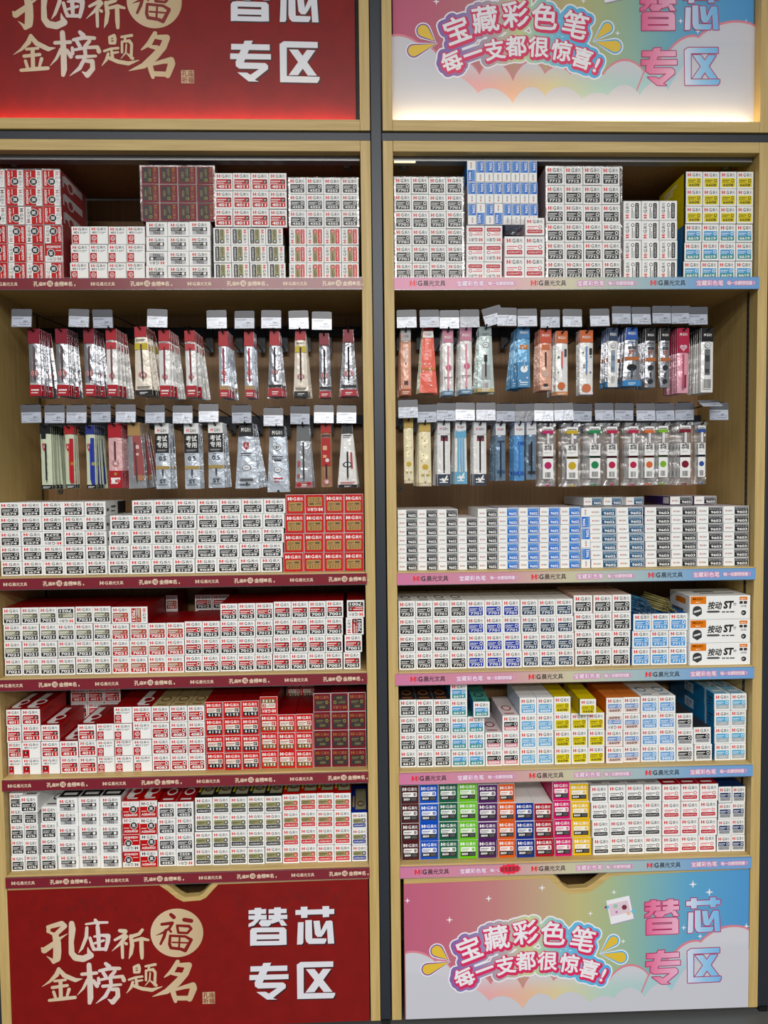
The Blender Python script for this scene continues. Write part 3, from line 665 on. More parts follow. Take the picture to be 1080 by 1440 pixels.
# design: (object name, words, front colour, side, top, drawing, top print colour)
DES = {
 '7021k': ('black_label_carton', 'white carton, black label', WH_, DR, DR, band2(OL, K_, '7021', sq=(60, 58, 50)), None),
 '7021r': ('red_label_carton', 'white carton, olive-and-red label', WH_, DR, DR, band2((168, 120, 92), R_, '7021', sq=(196, 60, 40)), None),
 '7012': ('red_black_label_carton', 'white carton, red-over-black label', WH_, DR, DR, band2(R_, K_, '7012', rnd=True), None),
 '7001': ('red_black_label_carton', 'white carton, red-over-black label, square badge', WH_, DR, DR, band2(R_, K_, '7001', sq=(30, 26, 28)), None),
 '4011': ('red_label_carton', 'white carton, all-red label', WH_, R_, DR, band2(R_, R_, '4011'), WH_),
 '4011c': ('red_label_carton', 'white carton, all-red label, round badge', WH_, R_, DR, band2(R_, R_, '4011', rnd=True, sq=R_), WH_),
 'qrd': ('red_corner_carton', 'white carton, red corner square', WH_, R_, DR, qr4011(0), None),
 'qrc': ('red_corner_carton', 'white carton, red corner square, round badge', WH_, R_, DR, qr4011(1), None),
 '4083': ('red_label_carton', 'white carton, red label, white shield badge', WH_, R_, (196, 180, 140), band2(R_, (172, 26, 40), '4083', rnd=True, sq=(90, 90, 95)), (120, 90, 40)),
 '4195k': ('red_carton', 'red carton, black number band', (214, 42, 34), DR, DR, s4195(K_), None),
 '4195g': ('red_carton', 'red carton, gold number band', (214, 42, 34), DR, DR, s4195((136, 108, 66)), None),
 '4384': ('maroon_carton', 'maroon carton, grey label', MR, MR, (90, 18, 34), c4384, None),
 '2111': ('red_carton', 'red carton, tan label', (206, 32, 40), DR, (160, 22, 32), c2111, None),
 '2674': ('black_label_carton', 'white carton, black label', WH_, WH_, WH_, std(K_, '2674'), (120, 120, 120)),
 '2139': ('grey_label_carton', 'white carton, dark grey label', WH_, WH_, WH_, std((72, 76, 80), '2139'), (120, 120, 120)),
 '9049': ('black_label_carton', 'white carton, black label', WH_, WH_, WH_, std((40, 44, 50), '9049'), (120, 120, 120)),
 '7032': ('grey_label_carton', 'white carton, black-over-grey label', WH_, WH_, WH_, c7032, K_),
 '4352': ('grey_label_carton', 'white carton, grey label', WH_, WH_, (176, 40, 50), std((82, 84, 88), '4352'), WH_),
 '4196': ('black_label_carton', 'white carton, black label', WH_, WH_, WH_, std((44, 46, 50), '4196'), (60, 60, 64)),
 'c3k': ('black_label_carton', 'white carton, olive-over-black label', WH_, K_, K_, agr_c3((158, 156, 116), (40, 42, 48), (50, 50, 56)), OL),
 'c3r': ('red_label_carton', 'white carton, olive-over-red label', WH_, R_, R_, agr_c3((168, 156, 116), (216, 44, 58), (216, 44, 58)), OL),
 'c3b': ('blue_label_carton', 'white carton, olive-over-blue label', WH_, (40, 70, 170), (40, 70, 170), agr_c3((158, 156, 116), (40, 66, 150), (50, 60, 120)), OL),
 'g0': ('red_carton', 'red carton, black badge', R_, (178, 24, 36), R_, agr_ring, WH_),
 '7701k': ('black_label_carton', 'white carton, black label', WH_, WH_, WH_, std((40, 42, 44), '7701'), K_),
 '7701g': ('grey_label_carton', 'white carton, grey label', WH_, WH_, WH_, std((78, 80, 82), '7701'), K_),
 '7701b': ('blue_label_carton', 'white carton, royal blue label', WH_, WH_, WH_, std((38, 72, 168), '7701'), None),
 '7701n': ('navy_label_carton', 'white carton, navy label', WH_, WH_, WH_, std((38, 66, 92), '7701'), None),
 '7712': ('black_label_carton', 'white carton, charcoal label', WH_, (226, 190, 176), (224, 196, 184), std((60, 62, 64), '7712'), None),
 '7712b': ('blue_label_carton', 'white carton, sky blue label', WH_, (58, 130, 190), (40, 110, 170), std((98, 172, 228), '7712'), None),
 '6608': ('yellow_label_carton', 'white carton, yellow label', WH_, (232, 214, 40), (232, 214, 40), std((236, 220, 46), '6608', (50, 50, 50), ring=(50, 50, 50), ringin=(236, 220, 46), tx=(60, 60, 50)), None),
 '6619b': ('blue_label_carton', 'white carton, blue-over-teal label', WH_, (70, 140, 190), (90, 160, 150), std(BLU, '6619', low=TEA), (70, 90, 90)),
 '6619k': ('black_label_carton', 'white carton, charcoal label', WH_, WH_, (58, 56, 58), std((70, 74, 78), '6619'), (190, 120, 60)),
 '6604p': ('pink_label_carton', 'white carton, black-over-pink label', WH_, (226, 216, 214), (228, 214, 212), std((34, 36, 42), '6604', low=(226, 160, 172)), (180, 70, 80)),
 '6604b': ('blue_label_carton', 'white carton, light blue label', WH_, (205, 224, 236), (224, 226, 230), std((128, 192, 232), '6604'), None),
 '6609': ('blue_label_carton', 'white carton, blue-over-pink label', WH_, (232, 130, 56), (232, 150, 84), std((140, 170, 214), '6609', (60, 50, 50), low=(226, 198, 190)), None),
 '3003': ('blue_label_carton', 'white carton, pale blue label', WH_, WH_, WH_, std((130, 182, 232), '3003'), (110, 160, 200)),
 '3003n': ('blue_label_carton', 'white carton, bright cyan label', WH_, WH_, WH_, std((40, 160, 206), '3003'), None),
 'akk': ('black_label_carton', 'white carton, black-over-grey label', WH_, WH_, (60, 60, 64), std((34, 36, 40), 'AKR67K05', (90, 90, 94), low=(178, 180, 182)), None),
 'akn': ('navy_label_carton', 'white carton, navy-over-grey label', WH_, (40, 60, 96), (30, 54, 90), std((44, 66, 110), 'AKR67K05', (100, 100, 104), low=(176, 180, 184)), None),
 'akb': ('blue_label_carton', 'white carton, light blue-over-grey label', WH_, (44, 140, 190), (150, 196, 220), std((110, 190, 228), 'AKR', (200, 204, 206), low=(170, 178, 182)), WH_),
 't2k': ('black_label_carton', 'white carton, small black label', WH_, WH_, (205, 206, 206), agr_t2(K_), (130, 130, 130)),
 't2r': ('red_label_carton', 'white carton, crimson label', WH_, (226, 200, 205), (190, 34, 60), agr_t2((204, 36, 70)), WH_),
 's9602k': ('slim_black_carton', 'slim white-and-black carton', WH_, WH_, (226, 220, 216), slim((36, 38, 42), '9602'), None),
 's9602b': ('slim_blue_carton', 'slim white-and-blue carton', WH_, (70, 140, 210), (210, 206, 205), slim((44, 134, 220), '9602'), (200, 90, 60)),
 's9602t': ('slim_teal_carton', 'slim white-and-teal carton', WH_, WH_, (214, 210, 208), slim((36, 92, 128), '9602'), (200, 120, 60)),
 's9603': ('slim_black_carton', 'slim white-and-black carton, purple side', WH_, (78, 60, 140), (205, 196, 205), slim((36, 38, 44), '9603'), None),
}
for nm, c, n in (('brown', (78, 30, 34), '12'), ('blue', (24, 106, 204), '5'), ('green', (18, 96, 72), '6'), ('lime', (128, 206, 50), '7'), ('purple', (84, 36, 98), '4'), ('orange', (240, 120, 36), '1'), ('navy', (30, 64, 150), '3'), ('crimson', (182, 26, 62), '11'), ('magenta', (222, 30, 130), '10'), ('yellow', (246, 208, 40), '2')):
    DES['8'+nm] = (nm+'_carton', nm+' carton', c, c, tuple(int(x*.92) for x in c) if nm in ('brown', 'lime', 'magenta') else WH_, col8009(c, n), None)
CM = {}
def carton_meshes(d, w, h, L):
    k = (d, round(w, 4), round(h, 4), L)
    if k not in CM:
        _, _, cf, cs, ct, draw, tp = DES[d]
        b = MB(); b.box(-w/2, w/2, .0008, L, -h/2, h/2, cm(cs), cm(ct), W)
        if tp:
            P = top_P(w, h, L)
            if d.startswith('c3'):
                b.poly(P, [(.2, .1), (.98, .1), (.98, .9), (.2, .9)], cm((70, 66, 54)), 1); b.poly(P, [(.24, .12), (.94, .12), (.94, .88), (.24, .88)], cm(OL), 2); b.disc(P, .58, .32, .24, .10, cm((90, 40, 40)), 3, 12); b.disc(P, .58, .32, .19, .06, cm(OL), 4, 12); b.poly(P, [(.04, .2), (.16, .2), (.16, .6), (.04, .6)], cm((200, 190, 60)), 2)
            elif d == '7032': b.poly(P, [(.02, .05), (.98, .05), (.98, .96), (.02, .96)], cm(K_), 1); fine(b, P, .18, .12, .82, .28, WH_, 2, 1)
            else: b.disc(P, .5, .38, .30, .13, cm(tp), 1, 14); b.disc(P, .5, .38, .22, .09, cm(ct), 2, 14); fine(b, P, .2, .08, .8, .18, tp, 1, 1)
        if d in ('g0', '4011', '4011c', '4083'):
            for sg in (1, -1): P = side_P(w, h, L, sg); b.poly(P, [(.1, .14), (.5, .14), (.5, .86), (.1, .86)], cm(WH_), 1); fine(b, P, .14, .2, .46, .8, (120, 30, 40), 2, 4)
        if d == '2674':
            P = side_P(w, h, L, 1); b.poly(P, [(.58, .06), (.99, .06), (.99, .94), (.58, .94)], cm(K_), 1); fine(b, P, .66, .2, .92, .8, WH_, 2, 2); fine(b, P, .26, .25, .5, .8, (60, 60, 64), 1, 2); fine(b, P, .06, .3, .18, .7, (60, 60, 64), 1, 1)
        if d in ('6608', '6619b'):
            P = side_P(w, h, L, -1); b.poly(P, [(.93, .0), (1, .0), (1, 1), (.93, 1)], cm((60, 60, 56)), 1); fine(b, P, .2, .3, .7, .8, WH_, 1, 3)
        if d == 'akb':
            P = side_P(w, h, L, -1); b.poly(P, [(.86, .0), (1, .0), (1, 1), (.86, 1)], cm(WH_), 1); fine(b, P, .88, .2, .98, .8, (70, 80, 100), 2, 3); b.poly(P, [(.80, 0), (.84, 0), (.84, 1), (.80, 1)], cm((190, 220, 236)), 1); b.poly(P, [(.36, .2), (.56, .2), (.56, .8), (.36, .8)], cm((196, 222, 236)), 1); fine(b, P, .39, .3, .53, .7, (44, 110, 160), 2, 3)
        if d == 's9603':
            P = side_P(w, h, L, -1); b.poly(P, [(.74, .1), (.95, .1), (.95, .9), (.74, .9)], cm(WH_), 1)
        body = b.mesh('carton_body')
        b = MB(); e = .0007; b.box(-w/2+e, w/2-e, 0, .0006, -h/2+e, h/2-e, cm(cf)); draw(b, face_P(w-2*e, h-2*e))
        CM[k] = (body, b.mesh('end_flap'))
    return CM[k]
REG = []
def carton(d, x, y, z, w, h, L, rot=0, yawd=0., open_=0., words='', **info):
    """one carton with its front centre at x, y, z; rot turns it about its length in quarter turns"""
    body, flap = carton_meshes(d, w, h, L)
    o = place(DES[d][0], body); o.location = (x, y, z); o.rotation_euler = (0, math.radians(rot), math.radians(yawd))
    f = place('end_flap', flap, o); f.location = (0, -.0002, 0)
    if open_: f.rotation_euler = (math.radians(-open_), 0, 0); f.location = (0, -h/2*math.sin(math.radians(open_))-.0003, 0)
    o['category'] = 'refill box'
    REG.append(dict(o=o, d=d, x=x, z=z, rot=rot, words=words, **info))
    return o
rj = random.Random(3)
def block(cab, shelf, d, n, tiers, xb, xt, yt, base=0, zb=None, rot=0, flips={}, Y=.018, L=.145, skip=(), cols=None, jit=1., row='', same=None, gap=None):
    """a stack of n columns by `tiers` rows; xb, xt: pixel x of its sides at foot and top, yt: pixel y of its top edge"""
    z0 = (SH[cab][shelf] if zb is None else zb); xm = (xt[0]+xt[1])/2
    zt = at(xm, yt, Y).z; h = (zt-z0)/tiers
    def xw(px, t):      # world x at height fraction t
        zz = z0+(zt-z0)*t
        lo, hi = 0., 1440.
        for _ in range(30):
            mid = (lo+hi)/2
            if at(px, mid, Y).z > zz: lo = mid
            else: hi = mid
        return at(px, lo, Y).x
    for r in range(tiers):
        t = (r+.5)/tiers
        a = xw(xb[0]+(xt[0]-xb[0])*t, t); e = xw(xb[1]+(xt[1]-xb[1])*t, t)
        if (a+e)/2 > CABX[cab][0]+.02: a = max(a, CABX[cab][0]+.0026)
        e = min(e, CABX[cab][1]-.0026); w = (e-a)/n
        w0 = same or ((xw(xb[1], 0)-xw(xb[0], 0)+xw(xt[1], 1)-xw(xt[0], 1))/2/n)
        for c in range(n):
            if (c, r) in skip or (cols and r >= cols[c]): continue
            ro = rot+flips.get((c, r), 0); cw, ch = min(w0, w)-.0009, h-.0005
            if ro % 180: cw, ch = h-.0005, min(w0, w)-.0009
            x = a+w*(c+.5)
            tilt = rj.uniform(-1, 1)*.16*jit; dy = rj.uniform(0, .0045)*jit
            dxj = rj.uniform(-.0001, .0001)*jit
            op = rj.choice((0, 0, 0, 0, 1.2, 2.)) if jit else 0
            slack = max(0., min(.4, math.degrees((.0009)/L)*.8))
            carton(d, x+dxj, Y+dy, z0+h*(r+.5), cw, ch, L, ro, max(-slack, min(slack, tilt)), op, cab=cab, shelf=shelf, tier=base+r, row=row)
    return zt
# ---- red cabinet, top shelf
zl = block('L', 1, 'g0', 4, 3, (-17, 89), (-18, 88), 316, rot=-90, flips={(3, 1): -90, (0, 2): 0}, jit=.5)
ZT = lambda x, y, Y=.018: at(x, y, Y).z
block('L', 1, 'g0', 4, 3, (-18, 87), (-19, 84), 238, base=3, zb=ZT(50, 316)+.0006, rot=90, flips={(2, 0): 180}, jit=.5)
block('L', 1, 'qrc', 4, 3, (97.5, 204), (100.5, 204), 318, jit=.6)
block('L', 1, '7032', 3, 4, (204.7, 296.5), (204.7, 296), 311.4, flips={(0, 1): 180}, jit=.7)
block('L', 1, '4384', 4, 3, (199, 303), (197, 302), 233, base=4, zb=ZT(250, 311.4)+.0006, rot=90, jit=.3)
block('L', 1, 'c3k', 4, 3, (300.5, 403), (299.5, 397), 320, rot=90, jit=.4)
block('L', 1, '4011', 4, 3, (302, 404), (302, 403), 243, base=3, zb=ZT(350, 320)+.0006, jit=.3)
block('L', 1, 'c3r', 4, 3, (406.5, 505), (406.5, 504.5), 320, rot=-90, jit=.3)
block('L', 1, '4352', 4, 3, (406.5, 505), (405.5, 504), 250, base=3, zb=ZT(455, 320)+.0006, jit=.3)
# ---- pastel cabinet, top shelf
block('R', 1, '7701g', 4, 6, (555.5, 653), (554, 651), 249, jit=.4)
block('R', 1, 't2r', 2, 3, (655.5, 706), (656, 707), 316.7, flips={(c, r): 180 for c in range(2) for r in range(3)}, jit=.4, row='upside-down, under the blue bundle')
block('R', 1, 's9602b', 8, 3, (658, 757), (656.5, 755), 226, base=3, zb=ZT(706, 316.7)+.0008, rot=-90, flips={(0, 2): 180, (1, 0): 180, (3, 0): 180}, jit=0, L=.15)
block('R', 1, 't2r', 2, 2, (709.5, 766), (709.5, 766.5), 332, Y=.006, cols=(2, 2), jit=.5, L=.15)
block('R', 1, 't2r', 1, 1, (738.5, 766), (738.5, 766), 306, Y=.006, base=2, zb=ZT(738, 332, .006)+.0006, jit=.5)
block('R', 1, '7712', 4, 6, (768.5, 874), (767, 872), 234, jit=.4)
block('R', 1, 't2k', 3, 4, (877, 953), (877, 952.5), 282, rot=-90, jit=.5)
block('R', 1, '6619b', 4, 3, (960.5, 1062), (964, 1063.5), 315, jit=.3)
block('R', 1, '6608', 4, 3, (964, 1063.5), (964.5, 1064.5), 241, base=3, zb=ZT(1015, 315)+.0006, jit=.3)
# ---- second shelves
block('L', 2, '2674', 5, 5, (-5, 150.8), (-6, 147.5), 706, flips={(2, 2): 180}, jit=.8, L=.14)
block('L', 2, '2139', 4, 5, (151.2, 273.3), (155, 277.4), 703.5, cols=(4, 5, 5, 5), jit=.8, L=.14)
block('L', 2, '9049', 4, 5, (273.8, 396), (277.8, 402), 702, jit=.8, L=.14)
block('L', 2, '2111', 4, 4, (397.5, 513), (402.5, 511.5), 695, flips={(1, 3): 180}, jit=.7, L=.14)
block('R', 2, 's9602k', 5, 7, (558.8, 700.8), (558.8, 700), 716, cols=(7, 7, 7, 6, 7), jit=.6, L=.15)
block('R', 2, 's9602b', 4, 7, (701, 816.6), (700.2, 817), 713.5, jit=.6, L=.15)
block('R', 2, 's9602b', 1, 3, (817, 830.6), (817, 830), 714, rot=-90, flips={(0, 2): 180}, jit=0, L=.15, row='standing on edge')
block('R', 2, 's9602t', 2, 7, (831.5, 907.4), (829, 904.5), 713.5, jit=.8, L=.15)
block('R', 2, 's9603', 4, 7, (907.8, 1056.8), (906.5, 1056), 712.3, jit=.7, L=.15)
zt2 = ZT(900, 713.2)+.0012
for px, d, yd in ((834, 's9602t', 2), (862, 's9602t', 1), (893, 's9602t', 9), (958, 's9603', 1), (992, 's9603', 0)):
    p = at(px, 702, .10); carton(d, p.x, .10, zt2+.0103, .0545 if d == 's9603' else .046, .0195, .15, 0, yd, 0, cab='R', shelf=2, tier=7, row='lying on top of the stack behind')
# ---- third shelves
block('L', 3, '7021k', 6, 4, (1, 156), (-2, 155.6), 854, flips={(3, 3): 180}, jit=.9)
block('L', 3, '7021r', 4, 4, (156.4, 259), (156, 259), 853, cols=(4, 4, 3, 3), flips={(1, 3): 90}, jit=.8)
block('L', 3, '7012', 5, 4, (259.5, 382.8), (259.3, 384.5), 849, cols=(3, 3, 4, 4, 4), jit=.8)
block('L', 3, '7001', 4, 4, (383.3, 481.5), (385, 483), 845.5, jit=.8)
block('L', 3, '7001', 1, 4, (482, 506), (488.5, 515), 844, flips={(0, 2): -90, (0, 3): 180}, jit=.8)
block('R', 3, '7701k', 4, 4, (560.5, 657), (560, 656.5), 845, jit=.8)
block('R', 3, '7701b', 3, 4, (657.4, 735), (656.8, 731), 844, jit=.9)
block('R', 3, '7701n', 3, 4, (735.4, 808.6), (731.5, 806), 843, jit=.9)
block('R', 3, '7712', 3, 4, (809, 886.5), (806.5, 889), 837, jit=.9)
block('R', 3, '7712b', 3, 3, (888, 966.2), (891, 967.5), 862.8, jit=.8)
# boxes standing deeper in the shelf
def backblock(cab, shelf, d, n, tiers, xl, xr, h, Y=.175):
    xa = at(xl, 850, Y).x; xe = at(xr, 850, Y).x; w = (xe-xa)/n
    for r in range(tiers):
        for c in range(n):
            carton(d, xa+w*(c+.5), Y, SH[cab][shelf]+h*(r+.5), w-.001, h-.0006, .105, 0, 0, 0, cab=cab, shelf=shelf, tier=r, row='in the back row')
backblock('L', 3, '7021r', 1, 4, 233, 250, .0385); backblock('L', 3, '7012', 2, 4, 274, 323, .0385)
backblock('L', 4, '4011', 3, 4, 95, 166, .0385); backblock('L', 4, '4195g', 2, 4, 401, 442, .0385)
# ---- fourth shelves
cols4 = ['qrd qrd qrd 4011 4011 qrc qrc qrc 4083 4083 4083'.split(), '4011 qrd 4011 4011 4011 qrc qrc qrc 4083 4083 4083'.split(), '4011 4011 4011 - 4011 qrc qrc qrc 4083 4083 4083'.split(), '4011 4011 - - - - qrc 4011c 4083 4083 4083'.split()]
lo4 = [5.5, 31, 58, 84.5, 110.8, 136.2, 161.5, 187.5, 214, 239.5, 265, 289.5]; hi4 = [2.5, 29, 56, 82, 108, 134, 159, 185, 212, 237.5, 262.8, 287]
for i in range(11):
    for r in range(4):
        d = cols4[r][i]
        if d != '-':
            H = (ZT(120, 996)-SH['L'][4])/4
            t = (r+.5)/4; a = lo4[i]*(1-t)+hi4[i]*t; e = lo4[i+1]*(1-t)+hi4[i+1]*t
            z = SH['L'][4]+H*(r+.5); yy = 1091-(1091-996)*t-(a-10)*.027
            xa, xe = max(at(a, yy, .018).x, -.8940), at(e, yy, .018).x
            carton(d, (xa+xe)/2, .018+rj.uniform(0, .004), z, xe-xa-.0012, H-.0006, .145, 0, rj.uniform(-.12, .12), rj.choice((0, 0, 1.5)) if (i, r) != (0, 2) else 5, cab='L', shelf=4, tier=r, row='')
block('L', 4, '4195k', 3, 4, (290, 366), (287.5, 364), 986.5, jit=.8)
block('L', 4, '4195g', 3, 4, (366.4, 440.6), (365, 440), 979.5, cols=(4, 3, 3), flips={(0, 3): 180}, jit=.8)
block('L', 4, '4384', 3, 4, (441.2, 516.8), (440.5, 516.2), 974.5, flips={(1, 3): 180}, jit=.7)
block('R', 4, '6619k', 3, 4, (562, 634.3), (561, 633.6), 984, jit=.7)
block('R', 4, '6619b', 2, 5, (634.7, 682.4), (633, 681), 961, cols=(5, 3), jit=.7)
block('R', 4, '6604p', 2, 3, (682.8, 731), (682, 730.5), 1006.5, cols=(2, 3), jit=.7)
block('R', 4, '6604b', 2, 4, (731.5, 779.4), (731, 779), 981.5, jit=.7)
block('R', 4, '6608', 3, 4, (779.8, 851), (779, 850.5), 979.5, cols=(4, 3, 3), jit=.7)
block('R', 4, '6609', 2, 4, (852, 901), (852.5, 900.5), 981, flips={(0, 2): 180}, jit=.8)
block('R', 4, '3003', 2, 4, (901.5, 951), (901.2, 950.5), 979, jit=.7, flips={})
block('R', 4, 'akk', 1, 3, (951.5, 976), (951, 974), 1003, jit=.6)
block('R', 4, 'akk', 1, 2, (977.5, 1003), (975, 999.5), 1023, jit=.6)
block('R', 4, 'akb', 2, 4, (1005, 1056.5), (1004.5, 1055.5), 975.5, jit=.5, L=.24)
# boxes pulled forward on top
p = at(677, 997, .004); carton('6619b', p.x, .002, ZT(660, 1008)+.0215, .0375, .0365, .145, 0, -1.5, 0, cab='R', shelf=4, tier=3, row='pulled forward')
p = at(826, 993, .002); carton('6608', p.x, -.002, ZT(826, 1002.5)+.0205, .0375, .0365, .145, 0, -2, 0, cab='R', shelf=4, tier=3, row='pulled forward')
# ---- bottom shelves
block('L', 5, '4196', 2, 5, (8, 55), (4.5, 51.5), 1116, cols=(5, 4), jit=.7)
p = at(41, 1129, .002); carton('4196', p.x, .0, ZT(30, 1138.5)+.0195, .0385, .0372, .145, 0, 0, 1, cab='L', shelf=5, tier=4, row='pulled forward')
block('L', 5, '4196', 1, 4, (56.5, 80.5), (57.5, 79.8), 1135, jit=.7)
block('L', 5, '7032', 3, 5, (81, 171), (79, 169.5), 1122, jit=.9)
block('L', 5, 'g0', 2, 4, (172, 221.8), (171, 221), 1126.5, flips={(0, 0): 180, (0, 1): 180}, jit=.7)
block('L', 5, '4352', 2, 4, (222.2, 273), (221.5, 272), 1128, flips={(1, 0): 180}, jit=.7)
block('L', 5, 'c3k', 5, 4, (273.6, 397), (274, 396.5), 1121, jit=.8)
block('L', 5, 'c3r', 4, 4, (397.4, 494.2), (397, 493.5), 1116.5, jit=.8)
block('L', 5, 'c3b', 1, 3, (494.8, 518.5), (494.4, 518), 1143, jit=.6)
for i, nm in enumerate('brown blue green lime purple orange navy crimson magenta yellow'.split()):
    lo = [565, 590.7, 617.5, 645, 672, 699, 726, 752.5, 779.5, 806.3, 833]; hi = [562.8, 589.3, 616.5, 644, 671.5, 701, 724, 750.5, 776.5, 800.5, 827.5]
    n = 3 if nm in ('navy', 'crimson') else 4
    block('R', 5, '8'+nm, 1, n, (lo[i], lo[i+1]), (hi[i], hi[i+1]), {3: 1129.5, 4: (1104.5, 1104, 1103, 1101.5, 1104, 1103, 0, 0, 1099.5, 1102.5)[i]}[n], jit=.8)
block('R', 5, 't2k', 4, 4, (834.5, 930.8), (829.5, 930.5), 1104, jit=.7)
block('R', 5, 't2r', 3, 4, (931.4, 1007), (931.5, 1011), 1103, jit=.7)
block('R', 5, 'akn', 2, 4, (1007.4, 1053), (1011.5, 1055), 1106.5, jit=.6)
# ---- names that tell every carton apart
def name_cartons():
    rows = {}
    for r in REG:
        rows.setdefault((r['cab'], r['shelf'], r['tier'], r['row'] if r['row'] in ('in the back row', 'lying on top of the stack behind') else ''), []).append(r)
    sh = {1: 'top shelf', 2: 'second shelf', 3: 'third shelf', 4: 'fourth shelf', 5: 'bottom shelf'}
    tw = ['bottom row']+['%s row up' % w for w in ORD[2:]]
    for (c, s, t, rw), L in rows.items():
        L.sort(key=lambda r: r['x'])
        for i, r in enumerate(L):
            words = DES[r['d']][1]; ro = r['rot'] % 360
            words = words.split(', square badge')[0].split(', round badge')[0].split(', white shield badge')[0]
            if ro == 180: words = words.replace('white carton', 'upside-down carton') if 'white carton' in words else 'upside-down '+words
            elif ro in (90, 270) and not r['d'].startswith('s96'): words = words.replace('white carton', 'sideways carton') if 'white carton' in words else 'sideways '+words
            spot = {'in the back row': tw[t]+' behind', 'lying on top of the stack behind': 'lying on the stack'}.get(rw, tw[t])
            r['o']['label'] = f'{words}, {ORD[i+1]} from left, {spot}, {sh[s]}, {CABN[c]}'.replace('upside-down red carton, black badge', 'upside-down red carton').replace('sideways red carton, black badge', 'sideways red carton')
            r['o']['group'] = f"{DES[r['d']][1]} boxes on {sh[s]} of {CABN[c]}"
name_cartons()
# ---- film round the shrink-wrapped bundles: open at the front, folded over the edge
def film(names, label, x0, x1, z0, z1, Y=.0165, L=.154):
    b = MB(); e = .0010; t = .0002
    for (xa, xb_, za, zb) in ((x0-e, x1+e, z1+.0006, z1+.0006+t), (x0-e-t, x0-e, z0+.0008, z1), (x1+e, x1+e+t, z0+.0008, z1)): b.box(xa, xb_, Y, Y+L, za, zb, WRAP)
    b.box(x0-e, x1+e, Y+L-.0002, Y+L, z0+.0008, z1, WRAP)
    lip = .0035                                   # crimped edge lapping over the front
    for q in ((x0-e, z1-lip, x1+e, z1), (x0-e, z0+.001, x0+lip, z1), (x1-lip, z0+.001, x1+e, z1)): b.box(q[0], q[2], Y-.0003, Y-.0001, q[1], q[3], WRAP)
    o = b.build('shrink_wrap'); tag(o, label, 'packaging film', 'clear films around shrink-wrapped carton bundles')
def film_of(cab, sel, label, Y=.0158):
    R = [r for r in REG if r['cab'] == cab and r['shelf'] == 1 and sel(r)]
    w = [(r['o'].data.vertices, r) for r in R]
    xs = []; zs = []
    for vs, r in w:
        hx = max(v.co.x for v in vs); hz = max(v.co.z for v in vs)
        if r['rot'] % 180: hx, hz = hz, hx
        xs += [r['x']-hx, r['x']+hx]; zs += [r['z']-hz, r['z']+hz]
    film(None, label, min(xs), max(xs), min(zs), max(zs), Y)
film_of('L', lambda r: r['d'] == 'g0' and r['tier'] < 3, 'clear film around the lower red carton bundle, top shelf, red cabinet')
film_of('L', lambda r: r['d'] == 'g0' and r['tier'] >= 3, 'clear film around the upper red carton bundle, top shelf, red cabinet')
film_of('L', lambda r: r['d'] == '4384', 'clear film around the maroon carton bundle, top shelf, red cabinet')
film_of('L', lambda r: r['d'] == '4352', 'clear film around the grey-label bundle, top shelf, red cabinet')
film_of('R', lambda r: r['d'] == '7701g', 'clear film around the tall grey-label stack, top shelf, pastel cabinet')
film_of('R', lambda r: r['d'] == '7712', 'clear film around the tall charcoal-label stack, top shelf, pastel cabinet')
# crumpled empty wrapper beside the crimson-label cartons
p0 = at(711, 330, .01); p1 = at(737, 308, .01); b = MB(); rp = random.Random(5)
n = 5; pts = [[(p0.x+(p1.x-p0.x)*i/n, .014+rp.uniform(-.004, .004), p0.z+.0012+(p1.z-p0.z)*j/n) for i in range(n+1)] for j in range(n+1)]
for j in range(n):
    for i in range(n): b.face([pts[j][i], pts[j][i+1], pts[j+1][i+1], pts[j+1][i]], CLEAR)
bp_ = [[(x, y+.05, z) for x, y, z in r] for r in pts]
for j in range(n):
    for i in range(n): b.face([bp_[j][i+1], bp_[j][i], bp_[j+1][i], bp_[j+1][i+1]], CLEAR)
for i in range(n):
    b.face([pts[n][i], pts[n][i+1], bp_[n][i+1], bp_[n][i]], CLEAR); b.face([pts[i][0], pts[i+1][0], bp_[i+1][0], bp_[i][0]], CLEAR); b.face([pts[i][n], bp_[i][n], bp_[i+1][n], pts[i+1][n]], CLEAR)
tag(b.build('empty_wrapper'), 'crumpled clear empty wrapper on the crimson-label cartons, top shelf, pastel cabinet', 'packaging film')
